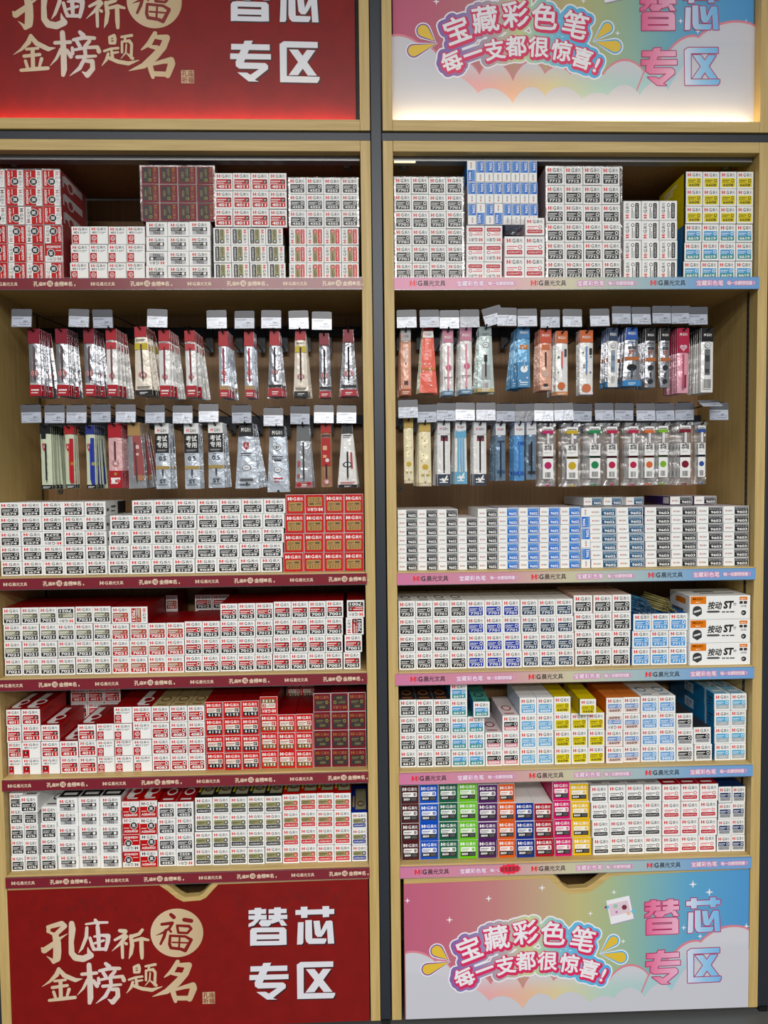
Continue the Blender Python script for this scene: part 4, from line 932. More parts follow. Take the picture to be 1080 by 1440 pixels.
# ---- the three large cartons on the third shelf
zs = SH['R'][3]; xa, xb = at(970, 900, .008).x, .8232; tops = [zs, ZT(1013, 904, .008), ZT(1013, 871, .008), ZT(1013, 837.5, .008)]
GO = (240, 150, 40)
for i in range(3):
    z0, z1 = tops[i]+.0004, tops[i+1]-.0004; w, h, L = xb-xa-.002*i*.2, z1-z0, .105
    b = MB(); b.box(-w/2, w/2, .0006, L, -h/2, h/2, W); P = side_P(w, h, L, -1); fine(b, P, .1, .2, .7, .5, (40, 40, 40), 1, 1); rr(b, P, .3, .6, .8, .85, GO, 1)
    P = top_P(w, h, L); fine(b, P, .25, .5, .6, .75, (40, 40, 44), 1, 1); b.poly(P, [(.28, .3), (.85, .3), (.85, .36), (.28, .36)], cm((40, 40, 44)), 1)
    o = place('large_refill_carton', b.mesh('carton_body')); o.location = ((xa+xb)/2+(.0, -.0008, -.0012)[i], .008, (z0+z1)/2)
    b = MB(); b.box(-w/2+.0006, w/2-.0006, 0, .0005, -h/2+.0006, h/2-.0006, W); P = face_P(w, h)
    b.poly(P, [(.012, .66), (.27, .66), (.27, .985), (.012, .985)], cm(GO), 1); logo(b, P, WH_, WH_, .82, .93, .05, .22); fine(b, P, .1, .72, .18, .77, WH_, 2, 1)
    b.poly(P, [(.05, .42), (.20, .42), (.20, .24), (.125, .12), (.05, .24)][::-1], cm((78, 82, 84)), 1); b.disc(P, .125, .42, .075, .16, cm((78, 82, 84)), 1, 12); b.poly(P, [(.07, .36), (.18, .44), (.18, .36), (.07, .28)], cm((215, 215, 215)), 2)
    sh_ = lambda Q: (lambda u, v, l: Q(u+(v-.6)*.05, v, l))
    b.text(sh_(P), '按动', .30, .42, .53, .76, cm((40, 42, 44)), 1, .03); b.text(sh_(P), 'ST', .56, .44, .72, .78, cm((40, 42, 44)), 1, .05); fine(b, P, .72, .58, .78, .70, (60, 60, 64), 1, 2)
    rr(b, P, .28, .28, .50, .37, (110, 112, 114), 1, .03); fine(b, P, .53, .28, .76, .38, (110, 112, 114), 1, 1)
    rr(b, P, .82, .80, .95, .94, GO, 1, .01); fine(b, P, .84, .84, .93, .90, WH_, 2, 1); rr(b, P, .82, .64, .875, .76, (70, 70, 72), 1, .01); rr(b, P, .89, .64, .945, .76, (70, 70, 72), 1, .01); b.text(P, '20支', .84, .50, .94, .60, cm((60, 60, 64)), 1)
    b.disc(P, .89, .26, .042, .11, cm((40, 40, 44)), 1, 12); fine(b, P, .865, .22, .915, .30, WH_, 2, 2)
    f = place('end_flap', b.mesh('end_flap'), o)
    tag(o, 'large white carton with orange tab, %s of the stack of three, pastel cabinet' % ('lowest', 'middle', 'topmost')[i], 'refill box', 'large white cartons stacked on the third shelf')
# ---- loose refills lying on the sky blue cartons
rr_ = random.Random(11); ztop = ZT(927, 862.8)+.0018
def loose(n, px, half, colr, capc, word, L):
    tube = mat(colr, .25); capm = mat(capc, .3); tipm = mat((190, 190, 180), .25, .9)
    b = MB(); b.tube([(0, 0, 0), (0, L, 0)], .00165, tube, 8); mt = b.mesh('refill_tube')
    b = MB(); b.tube([(0, -.006, 0), (0, 0, 0)], [.0005, .0014], tipm, 8); mp = b.mesh('refill_tip')
    b = MB(); b.tube([(0, 0, 0), (0, .012, 0)], [.0019, .0019], capm, 8); mc = b.mesh('refill_collar')
    x = at(px, 850, .03).x; lay = 0; k = 0; cnt = 0; per = int(2*half/.0042)
    while cnt < n:
        for i in range(per-lay):
            if cnt >= n: break
            xx = x-half+.0042*(i+.5+lay*.5); o = place('loose_refill', mt, loc=(xx, .022+rr_.uniform(-.012, .014), ztop+.0002+lay*.0043+.0019)); o.rotation_euler = (rr_.uniform(.0, .012), 0, rr_.uniform(.10, .20))
            place('refill_tip', mp, o); place('refill_collar', mc, o); cnt += 1
            tag(o, f'{word} pen refill lying loose in the heap beside the large white cartons', 'pen refill', f'loose {word} pen refills heaped on the sky blue cartons')
        lay += 1
loose(66, 905, .0270, (70, 140, 176), (44, 104, 150), 'blue', .115)
loose(28, 940, .0160, (190, 180, 120), (150, 140, 84), 'gold', .11)
# ---- red paper burst stuck on the lowest pastel strip
p = at(717, 1222, -.0047); b = MB(); n = 26; P = lambda x, z, l: (x, -.0001*l, z)
out = [((.0272 if i % 2 else .0232)*math.cos(math.pi*2*i/n), (.0128 if i % 2 else .0102)*math.sin(math.pi*2*i/n)) for i in range(n)]
b.prism(out, 0, .0004, mat((240, 40, 70), .5)); b.text(P, '彩色直液式', -.021, -.006, .021, .006, INK, 1, .02)
o = b.build('promotion_sticker'); o.location = (p.x, -.0050, p.z); o.rotation_euler = (0, math.radians(-2), 0); tag(o, 'red starburst paper sticker with black writing on the lowest pastel shelf strip', 'sticker')
# ------------------------------------------------------------------ hooks, price tags and hanging refill packets
MB0 = mat((26, 28, 34), .35, .5); CHR = mat((150, 152, 156), .25, .9)
def pm(c):
    """ink on glossy packet film"""
    return mat(c if min(c) > 200 else tuple(round(x*.85) for x in c), .38, spec=.25)
FO = {'silver': foil_mat('silver_foil', (158, 160, 166)), 'pale': foil_mat('pale_foil', (188, 197, 208), .4, .3), 'clear': foil_mat('clear_bag', (176, 180, 186), .35, .2), 'cream': foil_mat('cream_film', (226, 216, 200), .05, .28),
      'white': foil_mat('white_film', (228, 228, 226), .05, .25, .35), 'green': foil_mat('pale_green_card', (196, 206, 178), 0, .5, .1), 'pink': foil_mat('pink_film', (216, 170, 172), .05, .25), 'blue': foil_mat('blue_film', (112, 174, 216), .1, .25), 'dblue': foil_mat('steel_blue_film', (110, 134, 156), .25, .22), 'bright': foil_mat('bright_blue_film', (90, 150, 205), .2, .22),
      'peach': foil_mat('peach_film', (224, 170, 146), .05, .25), 'coral': foil_mat('coral_film', (236, 110, 92), 0, .28), 'yellow': foil_mat('yellow_film', (232, 222, 186), .05, .28), 'crimson': foil_mat('crimson_film', (204, 40, 84), .1, .25), 'rose': foil_mat('rose_film', (222, 160, 176), .1, .25), 'red': foil_mat('red_film', (206, 34, 40), .1, .25), 'grey': foil_mat('grey_film', (150, 152, 156), .3, .25), 'kraft': foil_mat('brown_card', (150, 112, 80), 0, .5, .1), 'mint': foil_mat('mint_film', (190, 206, 204), .1, .25)}
RR = (196, 26, 44); MRN = (150, 24, 48); BK = (24, 24, 28)
# design: words, name, body film, header colour + height, footer colour + height, refill (ink colour, from, to), extra print
def X(words, nm, film, hd, hh, ft, fh, ink, r0=.2, r1=.74, ex=()): return dict(words=words, nm=nm, film=film, hd=hd, hh=hh, ft=ft, fh=fh, ink=ink, r0=r0, r1=r1, ex=ex)
BADGE = ('disc', .5, .34, .34, RR, '福')
PK = {
 'mar': X('maroon-topped silver packet', 'red_refill_packet', 'silver', MRN, .22, RR, .17, (70, 20, 30), ex=(BADGE, ('fine', .1, .17, .9, .20, WH_))),
 'wred': X('red-topped white packet', 'red_refill_packet', 'white', RR, .17, RR, .17, (120, 40, 50), ex=(('band', .70, .80, (214, 60, 70)), ('fine', .12, .80, .88, .825, BK), ('disc', .5, .30, .26, RR, '福'))),
 'cred': X('red-topped cream packet with yellow flash', 'red_refill_packet', 'cream', RR, .15, BK, .08, (60, 40, 44), ex=(('band', .665, .76, (226, 200, 40)), ('fine', .12, .79, .88, .82, BK), ('disc', .5, .30, .28, RR, '福'), ('fine', .1, .10, .9, .14, BK))),
 'rred': X('red-topped silver packet, red refill', 'red_refill_packet', 'pale', RR, .23, RR, .12, (200, 40, 54), ex=(('disc', .5, .37, .27, RR, '福'), ('band', .12, .18, (190, 160, 110)), ('fine', .12, .26, .88, .28, RR))),
 'sred': X('red-topped silver packet, black band', 'red_refill_packet', 'silver', RR, .23, RR, .13, (70, 70, 80), ex=(('disc', .5, .37, .27, RR, '福'), ('band', .14, .18, BK))),
 'spl': X('splayed silver packet, maroon print', 'red_refill_packet', 'silver', MRN, .20, RR, .10, (40, 36, 40), ex=(BADGE, ('band', .13, .17, BK), ('fine', .1, .80, .9, .83, BK))),
 'crk': X('pale green card, black header', 'green_refill_packet', 'green', BK, .14, BK, .065, (30, 32, 34), .10, .70, ex=(('band2', .10, .78, .55, .86, BK), ('shield', .36, .66, (196, 60, 60)), ('band2', .40, .42, .62, .38, (206, 200, 60)))),
 'crr': X('pale green card, red header', 'green_refill_packet', 'green', (196, 30, 40), .14, (60, 60, 66), .065, (206, 40, 50), .10, .70, ex=(('band2', .50, .08, .92, .79, (204, 34, 46)), ('shield', .32, .66, (196, 60, 60)), ('band2', .52, .42, .92, .37, (206, 160, 60)))),
 'crb': X('pale green card, blue header', 'green_refill_packet', 'green', (40, 54, 150), .14, BK, .065, (40, 60, 170), .10, .70, ex=(('band2', .52, .07, .92, .80, (44, 62, 170)), ('shield', .34, .66, (196, 60, 60)), ('band2', .52, .42, .92, .37, (206, 200, 60)))),
 'rpk': X('wide packet, red header and footer', 'red_refill_packet', 'pink', RR, .22, RR, .27, (70, 40, 48), .40, .72, ex=(('disc', .5, .385, .25, RR, '福'), ('disc', .5, .22, .12, (196, 150, 60), ''), ('disc', .32, .11, .15, WH_, ''), ('disc', .68, .11, .15, (230, 120, 110), ''))),
 'gold': X('gold-topped grey packet', 'grey_refill_packet', 'grey', (190, 152, 92), .20, (160, 120, 110), .0, (90, 60, 70), .08, .70, ex=(('band2', .35, .20, .98, .80, (176, 90, 90)), ('fine', .5, .5, .8, .7, (230, 200, 190)), ('disc', .7, .16, .25, (190, 140, 100), ''))),
 'exam': X('wide silver packet with gold band', 'silver_refill_packet', 'pale', WH_, .16, (214, 222, 230), .0, (70, 72, 76), .17, .30, ex=(('mg', .86, .91), ('band', .55, .84, BK), ('txt', '考试', .14, .72, .86, .81, WH_), ('txt', '专用', .14, .625, .86, .71, WH_), ('fine', .15, .575, .85, .60, (190, 190, 190)), ('txt', '0.5', .25, .43, .75, .50, (50, 50, 56)), ('fine', .3, .52, .7, .535, (110, 110, 110)), ('band', .30, .35, (190, 160, 90)), ('txt', 'ST', .28, .085, .72, .145, (40, 42, 46)), ('fine', .15, .055, .85, .075, (70, 72, 76)))),
 'fen': X('wide silver packet with red shield', 'silver_refill_packet', 'pale', BK, .20, (214, 222, 230), .0, (70, 72, 76), .03, .10, ex=(('mgw', .87, .93), ('shield', .5, .66, (196, 70, 84)), ('fine', .2, .50, .8, .56, (60, 62, 66)), ('ring', .5, .32, .22, (50, 52, 56)), ('fine', .2, .05, .8, .18, (90, 92, 96)))),
 'dry': X('wide silver packet, round black badges', 'silver_refill_packet', 'pale', BK, .16, (214, 222, 230), .0, (70, 72, 76), .02, .05, ex=(('mgw', .87, .93), ('ring', .5, .68, .22, (60, 62, 66)), ('txt', '速干', .37, .655, .63, .705, (50, 52, 56)), ('fine', .2, .50, .8, .56, (60, 62, 66)), ('band2', .3, .47, .7, .49, BK), ('ring', .5, .34, .20, (60, 62, 66)), ('fine', .3, .15, .75, .24, (200, 60, 80)), ('band2', .46, .0, .56, .03, BK))),
 'gry': X('clear grey packet', 'clear_refill_packet', 'clear', (120, 124, 126), .26, (176, 120, 122), .10, (60, 62, 66), .10, .72, ex=(('disc', .22, .05, .16, RR, ''), ('fine', .1, .16, .3, .5, (180, 100, 104)), ('disc', .78, .07, .14, RR, ''))),
 'rbr': X('red packet on brown card', 'red_refill_packet', 'kraft', (200, 40, 34), .15, (150, 112, 80), .0, (70, 40, 30), .10, .36, ex=(('band2', .08, .33, .92, .77, (200, 34, 40)), ('fine', .2, .46, .6, .7, (236, 200, 160)), ('ring', .6, .42, .2, (200, 150, 70)), ('band2', .08, .79, .92, .82, (90, 60, 80)), ('disc', .5, .085, .3, RR, '福'))),
 'wbk': X('splayed white packet with black refill', 'white_refill_packet', 'white', (60, 60, 62), .16, BK, .05, BK, .12, .56, ex=(('fine', .15, .78, .85, .83, BK), ('disc', .5, .36, .30, (80, 82, 86), ''), ('disc', .5, .36, .2, WH_, ''), ('band2', .7, .30, .82, .55, (214, 60, 70)), ('fine', .1, .06, .9, .1, (200, 40, 50)))),
 'pea': X('grey-topped peach packet', 'peach_refill_packet', 'peach', (196, 198, 200), .18, (196, 100, 50), .10, (236, 236, 236), .45, .72, ex=(('mg', .87, .91), ('fine', .2, .78, .8, .81, (120, 120, 120)), ('band2', .3, .16, .7, .22, (90, 40, 40)))),
 'cor': X('coral packet with white spots', 'coral_refill_packet', 'coral', (206, 40, 44), .06, (236, 140, 60), .0, (236, 120, 90), .0, .02, ex=(('band', .84, .94, WH_), ('mg', .87, .905), ('dots', WH_, 11), ('band', .34, .385, (230, 130, 50)))),
 'pnk': X('pink-topped white packet', 'pink_refill_packet', 'white', (222, 140, 168), .20, (110, 160, 200), .07, (236, 160, 180), .06, .75, ex=(('disc', .55, .42, .28, (226, 120, 150), ''), ('fine', .1, .25, .9, .29, (90, 90, 96)), ('mgw', .86, .90))),
 'mnt': X('splayed mint packet with black print', 'mint_refill_packet', 'mint', (150, 170, 170), .13, (214, 190, 120), .06, (60, 60, 64), .2, .55, ex=(('fine', .2, .86, .8, .90, BK), ('ring', .5, .72, .24, (50, 52, 56)), ('band2', .38, .47, .60, .57, BK), ('band2', .22, .2, .78, .42, (190, 196, 196)), ('bar', .28, .05, .72, .15))),
 'blu': X('blue packet with orange label', 'blue_refill_packet', 'blue', (60, 140, 200), .20, (70, 150, 214), .15, (150, 190, 220), .3, .45, ex=(('mgw', .88, .92), ('band2', .15, .63, .85, .70, (226, 140, 60)), ('disc', .5, .30, .3, (236, 240, 244), ''), ('band', .0, .42, (84, 160, 216)), ('dots', WH_, 7))),
 'ora': X('orange-topped peach packet', 'orange_refill_packet', 'peach', (226, 84, 44), .23, (232, 170, 140), .10, (60, 50, 50), .35, .62, ex=(('mgw', .87, .91), ('band2', .15, .66, .85, .74, (226, 120, 70)), ('disc', .5, .27, .3, (236, 200, 180), ''), ('band2', .3, .05, .7, .11, (60, 40, 40)))),
 'flo': X('orange-topped packet with flower print', 'orange_refill_packet', 'white', (232, 112, 46), .19, (236, 150, 80), .06, (226, 110, 100), .4, .68, ex=(('mgw', .87, .91), ('dots', (60, 130, 90), 5), ('disc', .45, .15, .32, (232, 120, 60), ''), ('band2', .7, .60, .9, .72, (60, 60, 70)))),
 'flb': X('orange-topped packet with blue refill', 'orange_refill_packet', 'white', (232, 112, 46), .19, (220, 214, 220), .04, (110, 150, 200), .3, .75, ex=(('mgw', .87, .91), ('dots', (90, 110, 150), 6), ('disc', .5, .10, .34, (232, 130, 80), ''), ('band2', .72, .62, .92, .72, BK))),
 'nav': X('navy-topped packet with printed back', 'navy_refill_packet', 'white', (30, 62, 104), .22, (220, 222, 224), .0, WH_, .02, .03, ex=(('mgw', .86, .91), ('ring', .5, .70, .27, (60, 62, 66)), ('band2', .3, .25, .7, .62, (160, 180, 200)), ('fine', .32, .28, .68, .6, (90, 110, 130)), ('bar', .32, .08, .68, .19))),
 'bst': X('splayed blue-topped packet with orange label', 'blue_refill_packet', 'silver', (36, 100, 196), .21, (60, 150, 220), .10, (40, 60, 90), .12, .3, ex=(('mgw', .87, .92), ('fine', .15, .715, .85, .765, (80, 120, 180)), ('txt', '按动', .18, .63, .82, .685, (44, 46, 52)), ('txt', 'ST', .28, .545, .72, .615, (226, 110, 50)), ('band', .44, .50, (206, 120, 60)), ('disc', .5, .32, .3, BK, ''))),
 'kst': X('black-topped silver packet with orange label', 'silver_refill_packet', 'silver', BK, .21, (190, 192, 196), .0, (50, 52, 56), .14, .25, ex=(('mgw', .86, .90), ('fine', .15, .71, .85, .765, (60, 60, 64)), ('txt', '按动', .18, .63, .82, .685, (44, 46, 52)), ('txt', 'ST', .28, .545, .72, .615, (226, 110, 50)), ('band', .44, .50, (206, 120, 60)), ('disc', .5, .33, .28, (44, 46, 50), ''), ('disc', .5, .10, .24, (44, 46, 50), ''))),
 'crm': X('crimson packet with heart label', 'crimson_refill_packet', 'rose', (200, 30, 76), .38, (206, 60, 100), .0, (200, 50, 90), .04, .6, ex=(('mgw', .88, .92), ('heart', .5, .69, (240, 200, 214)), ('band2', .62, .08, .76, .28, (140, 30, 60)))),
 'kbk': X('black-topped packet, barcode showing', 'grey_refill_packet', 'white', BK, .21, (200, 202, 206), .0, WH_, .02, .03, ex=(('mgw', .87, .91), ('ring', .5, .73, .24, (50, 52, 56)), ('band2', .28, .27, .72, .67, (120, 124, 128)), ('fine', .3, .3, .7, .65, (60, 62, 66)), ('bar', .18, .05, .82, .21))),
 'yel': X('pale yellow packet with smiling face', 'yellow_refill_packet', 'yellow', (224, 186, 90), .15, (230, 210, 170), .06, (236, 236, 230), .04, .26, ex=(('dots', (236, 200, 110), 9), ('disc', .5, .30, .26, (236, 196, 60), ''), ('smile', .5, .30, BK), ('band2', .2, .16, .8, .19, (206, 180, 90)))),
 'wnv': X('white packet with black refill', 'white_refill_packet', 'white', (206, 208, 212), .19, (60, 70, 90), .18, BK, .20, .76, ex=(('mg', .87, .91), ('band2', .26, .74, .82, .79, (60, 30, 50)), ('band2', .26, .70, .82, .74, (150, 40, 60)), ('band2', .26, .2, .45, .70, WH_), ('band2', .45, .2, .56, .70, BK), ('tick', .55, .1, WH_))),
 'wbl': X('white packet, sky blue panel', 'blue_refill_packet', 'white', (214, 218, 222), .15, (120, 190, 226), .20, (110, 180, 224), .20, .76, ex=(('mg', .88, .92), ('band', .74, .84, (110, 190, 230)), ('band2', .2, .2, .38, .74, (130, 196, 230)), ('band2', .62, .2, .80, .74, (130, 196, 230)), ('tick', .55, .12, WH_))),
 'stb': X('clear packet, steel blue refill', 'blue_refill_packet', 'dblue', (206, 208, 212), .22, (120, 140, 160), .0, (30, 54, 84), .03, .66, ex=(('mg', .86, .90), ('band2', .15, .13, .95, .18, (60, 90, 130)), ('band2', .2, .66, .9, .69, (50, 70, 96)))),
 'brb': X('clear packet, bright blue refill', 'blue_refill_packet', 'bright', (214, 216, 220), .22, (130, 170, 210), .0, (50, 130, 220), .06, .68, ex=(('mg', .86, .90), ('band2', .02, .10, .95, .16, (50, 100, 190)), ('band2', .35, .62, .98, .67, (30, 90, 180)))),
 'clk': X('clear packet, black refill', 'black_refill_packet', 'dblue', (206, 208, 212), .22, (130, 134, 140), .0, (30, 32, 38), .06, .66, ex=(('fine', .15, .86, .85, .89, (90, 40, 50)), ('band2', .15, .10, .9, .15, (50, 52, 60)), ('band2', .2, .25, .5, .62, (70, 74, 80)))),
}
def taste(c, words):
    return X(words+' clear bag, white label', 'clear_refill_bag', 'bag', c, .17, c, .0, (225, 225, 228), .63, .83, ex=(('band2', .2, .12, .8, .66, (232, 232, 230)), ('txt', '本味', .27, .56, .73, .66, BK), ('fine', .3, .52, .7, .54, (130, 130, 130)), ('band2', .2, .44, .8, .475, c), ('band2', .42, .005, .58, .03, c), ('disc', .5, .33, .21, c, ''), ('bar', .3, .13, .7, .23)))
for k, c, w in (('mgt', (206, 30, 110), 'magenta'), ('ylw', (226, 190, 30), 'yellow'), ('grn', (26, 150, 90), 'green'), ('crs', (206, 34, 80), 'crimson'), ('org', (240, 120, 60), 'orange'), ('lim', (140, 200, 50), 'lime'), ('mrn', (140, 24, 50), 'dark red'), ('blb', (50, 90, 170), 'blue')): PK[k] = taste(c, w)
FO['bag'] = CLEAR
def bag_mesh(w, h, mt, puff=.0026, seed=0, splay=0.):
    """flat pillow of film: welded at head and foot, hanging from z = 0"""
    rnd = random.Random(seed); nx, nz = 4, 12; b = MB(); pts = {}
    for s in (0, 1):
        for j in range(nz+1):
            for i in range(nx+1):
                u, v = i/nx, j/nz; t = math.sin(math.pi*u)**.6*min(1, math.sin(math.pi*min(1, v*1.02))*2.2) if 0 < u < 1 else 0
                y = (-1 if s == 0 else .3)*(puff*t*(1+rnd.uniform(-.25, .25)) + .0003)
                ww = w*(1+splay*v); pts[s, j, i] = ((u-.5)*ww+ (rnd.uniform(-.0003, .0003) if 0 < j < nz else 0), y, -v*h)
    for j in range(nz):
        for i in range(nx):
            b.face([pts[0, j, i], pts[0, j+1, i], pts[0, j+1, i+1], pts[0, j, i+1]], mt); b.face([pts[1, j, i+1], pts[1, j+1, i+1], pts[1, j+1, i], pts[1, j, i]], mt)
        for i in (0, nx):
            q = [pts[0, j, i], pts[1, j, i], pts[1, j+1, i], pts[0, j+1, i]]; b.face(q if i == 0 else q[::-1], mt)
    for j in (0, nz):
        for i in range(nx):
            q = [pts[0, j, i], pts[0, j, i+1], pts[1, j, i+1], pts[1, j, i]]; b.face(q[::-1] if j == 0 else q, mt)
    return b
PM = {}
def packet_meshes(k, w, h, splay=0.):
    key = (k, round(w, 4), round(h, 4), splay)
    if key in PM: return PM[key]
    D = PK[k]; f = FO[D['film']]; bagp = k in ('mgt', 'ylw', 'grn', 'crs', 'org', 'lim', 'mrn', 'blb')
    puff = .0055 if bagp else .0024
    out = {}
    b = bag_mesh(w, h, f, puff, len(PM), splay)
    P = lambda u, v, l: ((u-.5)*w*(1+splay*(1-v)), -puff*1.35-.0004-.00011*l, -(1-v)*h)
    asp = w/h; rnd = random.Random(len(PM))
    for e in D['ex']:
        t = e[0]
        if t == 'band': b.poly(P, [(.02, e[1]), (.98, e[1]), (.98, e[2]), (.02, e[2])], pm(e[3]), 1)
        elif t == 'band2': u0, v0, u1, v1 = e[1:5]; v0, v1 = min(v0, v1), max(v0, v1); b.poly(P, [(u0, v0), (u1, v0), (u1, v1), (u0, v1)], pm(e[5]), 1.5)
        elif t == 'fine': fine(b, P, *e[1:5], e[5], 2.5, 2)
        elif t == 'txt': b.text(P, e[1], *e[2:6], pm(e[6]), 3, .02)
        elif t in ('mg', 'mgw'):
            b.text(P, 'M', .18, e[1], .34, e[2], mat((220, 30, 44) if t == 'mg' else WH_, .4), 5, .03); b.text(P, 'G', .40, e[1], .54, e[2], mat((60, 60, 64) if t == 'mg' else WH_, .4), 5, .02); b.text(P, '晨光', .57, e[1], .84, e[2], mat((70, 70, 74) if t == 'mg' else WH_, .4), 5, 0.)
        elif t == 'disc':
            b.gid += 1; b.disc(P, e[1], e[2], e[3], e[3]*asp, pm(e[4]), 3, 20)
            if e[5]: b.disc(P, e[1], e[2], e[3]*.86, e[3]*.86*asp, mat(WH_, .4), 3.4, 20); b.disc(P, e[1], e[2], e[3]*.78, e[3]*.78*asp, pm(e[4]), 3.8, 20); b.text(P, e[5], e[1]-e[3]*.52, e[2]-e[3]*.55*asp, e[1]+e[3]*.52, e[2]+e[3]*.55*asp, mat(WH_, .4), 5, .02)
        elif t == 'ring': b.disc(P, e[1], e[2], e[3], e[3]*asp, pm(e[4]), 2, 20); b.disc(P, e[1], e[2], e[3]*.86, e[3]*.86*asp, mat((220, 224, 228), .35), 2.5, 20); fine(b, P, e[1]-e[3]*.5, e[2]-e[3]*.35*asp, e[1]+e[3]*.5, e[2]+e[3]*.35*asp, e[4], 2.9, 2)
        elif t == 'shield': b.poly(P, [(e[1]-.17, e[2]+.05), (e[1]-.15, e[2]-.03), (e[1], e[2]-.075), (e[1]+.15, e[2]-.03), (e[1]+.17, e[2]+.05)], pm(e[3]), 2); b.text(P, '人', e[1]-.09, e[2]-.03, e[1]+.09, e[2]+.035, mat(WH_, .4), 3, .02)
        elif t == 'heart': b.disc(P, e[1]-.15, e[2]+.02, .17, .17*asp, pm(e[3]), 2, 16); b.disc(P, e[1]+.15, e[2]+.02, .17, .17*asp, pm(e[3]), 2, 16); b.poly(P, [(e[1]-.31, e[2]+.01), (e[1], e[2]-.05), (e[1]+.31, e[2]+.01)], pm(e[3]), 2); fine(b, P, e[1]-.15, e[2], e[1]+.15, e[2]+.02, RR, 3, 1)
        elif t == 'dots':
            for q in range(e[2]): b.disc(P, rnd.uniform(.14, .86), rnd.uniform(.06, .78), .07, .07*asp, pm(e[1]), 2, 8)
        elif t == 'smile': b.disc(P, e[1]-.1, e[2]+.012, .03, .03*asp, pm(e[3]), 4, 8); b.disc(P, e[1]+.1, e[2]+.012, .03, .03*asp, pm(e[3]), 4, 8); b.poly(P, [(e[1]-.11, e[2]-.008), (e[1], e[2]-.026), (e[1]+.11, e[2]-.008), (e[1], e[2]-.018)], pm(e[3]), 4)
        elif t == 'tick': b.stroke(lambda u, v, l: P(u, v, l), [(e[1]-.18, e[2], .06), (e[1]-.05, e[2]-.03, .06), (e[1]+.2, e[2]+.05, .04)], pm(e[3]), 3, 5)
        elif t == 'bar':
            b.poly(P, [(e[1], e[2]), (e[3], e[2]), (e[3], e[4]), (e[1], e[4])], mat(WH_, .4), 2); u = e[1]+.03
            while u < e[3]-.04: ww = rnd.choice((.012, .02, .03)); b.poly(P, [(u, e[2]+.01), (u+ww, e[2]+.01), (u+ww, e[4]-.005), (u, e[4]-.005)], mat(BK, .4), 3); u += ww+rnd.choice((.012, .022))
    out['body'] = b.mesh('packet')
    b = MB(); y = -puff*1.35-.0003; hh = D['hh']*h; w1 = w*.97*(1+splay*D['hh'])
    if bagp:       # clear head of the bag, a white strip and a coloured band on it
        b.prism([(-w*.485, -h*.06), (w*.485, -h*.06), (w*.485, -.0005), (-w*.485, -.0005)], y-.0002, -.0002, CLEAR)
        b.box(-w*.31, w*.31, y-.0006, y-.0001, -h*.17, -h*.115, pm(D['hd']))
    else: b.prism([(-w1/2, -hh), (w1/2, -hh), (w*.485, -.0005), (-w*.485, -.0005)], y-.0002, -.0002, pm(D['hd']))
    b.tube([(0, y-.0003, -.006), (0, y-.0005, -.006)], .0024, BLK, 10)
    if bagp: b.box(-w*.31, w*.31, y-.0006, y-.0001, -h*.115, -h*.065, PWHITE); fine(b, lambda u, v, l: ((u-.5)*w, y-.0006-.0001*l, (v-1)*h), .25, .89, .75, .92, BK, 1, 1)
    out['tab'] = b.mesh('hang_tab')
    if D['fh']:
        b = MB(); fh = D['fh']*h; wa = w*.97*(1+splay*(1-D['fh'])); wb = w*.97*(1+splay)
        b.prism([(-wb/2, -h+.0006), (wb/2, -h+.0006), (wa/2, -h+fh), (-wa/2, -h+fh)], y-.0002, -.0006, pm(D['ft']))
        fine(b, lambda u, v, l: ((u-.5)*w, y-.0003-.0001*l, (v-1)*h), .15, D['fh']*.25, .85, D['fh']*.7, WH_, 1, 2)
        out['foot'] = b.mesh('footer_band')
    r0, r1 = D['r0'], D['r1']
    if r1-r0 > .06:
        b = MB(); yy = y-.0009
        b.tube([(0, yy, -(1-r1)*h), (0, yy, -(1-r0-.04)*h)], .0019 if not bagp else .003, mat(D['ink'], .25), 8); b.tube([(0, yy, -(1-r0-.04)*h), (0, yy, -(1-r0)*h)], [.0012, .0005], CHR, 8)
        out['ref'] = b.mesh('refill_tube')
    PM[key] = out
    return out
def price_tag_meshes():
    b = MB(); w, h = .0445, .039
    b.box(-w/2, w/2, -.0012, -.0008, -h, 0, SLEEVE); b.box(-w/2, w/2, .0008, .0012, -h, 0, SLEEVE)
    sl = b.mesh('price_tag')
    b = MB(); b.box(-w/2+.001, w/2-.001, -.0007, .0007, -h+.0012, -h*.38, mat((226, 228, 232), .5)); P = lambda u, v, l: ((u-.5)*w, -.0007-.0001*l, (v-1)*h)
    fine(b, P, .07, .46, .62, .57, (60, 62, 68), 1, 2); b.poly(P, [(.35, .26), (.95, .26), (.95, .275), (.35, .275)], cm((120, 122, 128)), 1); b.poly(P, [(.62, .08), (.635, .08), (.635, .4), (.62, .4)], cm((150, 152, 156)), 1)
    fine(b, P, .60, .31, .80, .40, (40, 42, 48), 1, 1); fine(b, P, .07, .08, .28, .13, (70, 72, 78), 1, 1); fine(b, P, .40, .14, .9, .2, (110, 112, 118), 1, 1)
    pa = b.mesh('price_paper')
    b = MB(); b.box(-w/2, w/2, -.0016, -.0013, -h*.36, .0004, CLIP); b.box(-w*.46, w*.46, -.0016, .0016, .0004, .0016, mat((90, 94, 104), .3)); cl = b.mesh('hang_clip')
    return sl, pa, cl
SL, PA, CL = price_tag_meshes()
FRONT = .036
rk = random.Random(21)
HREG = {}
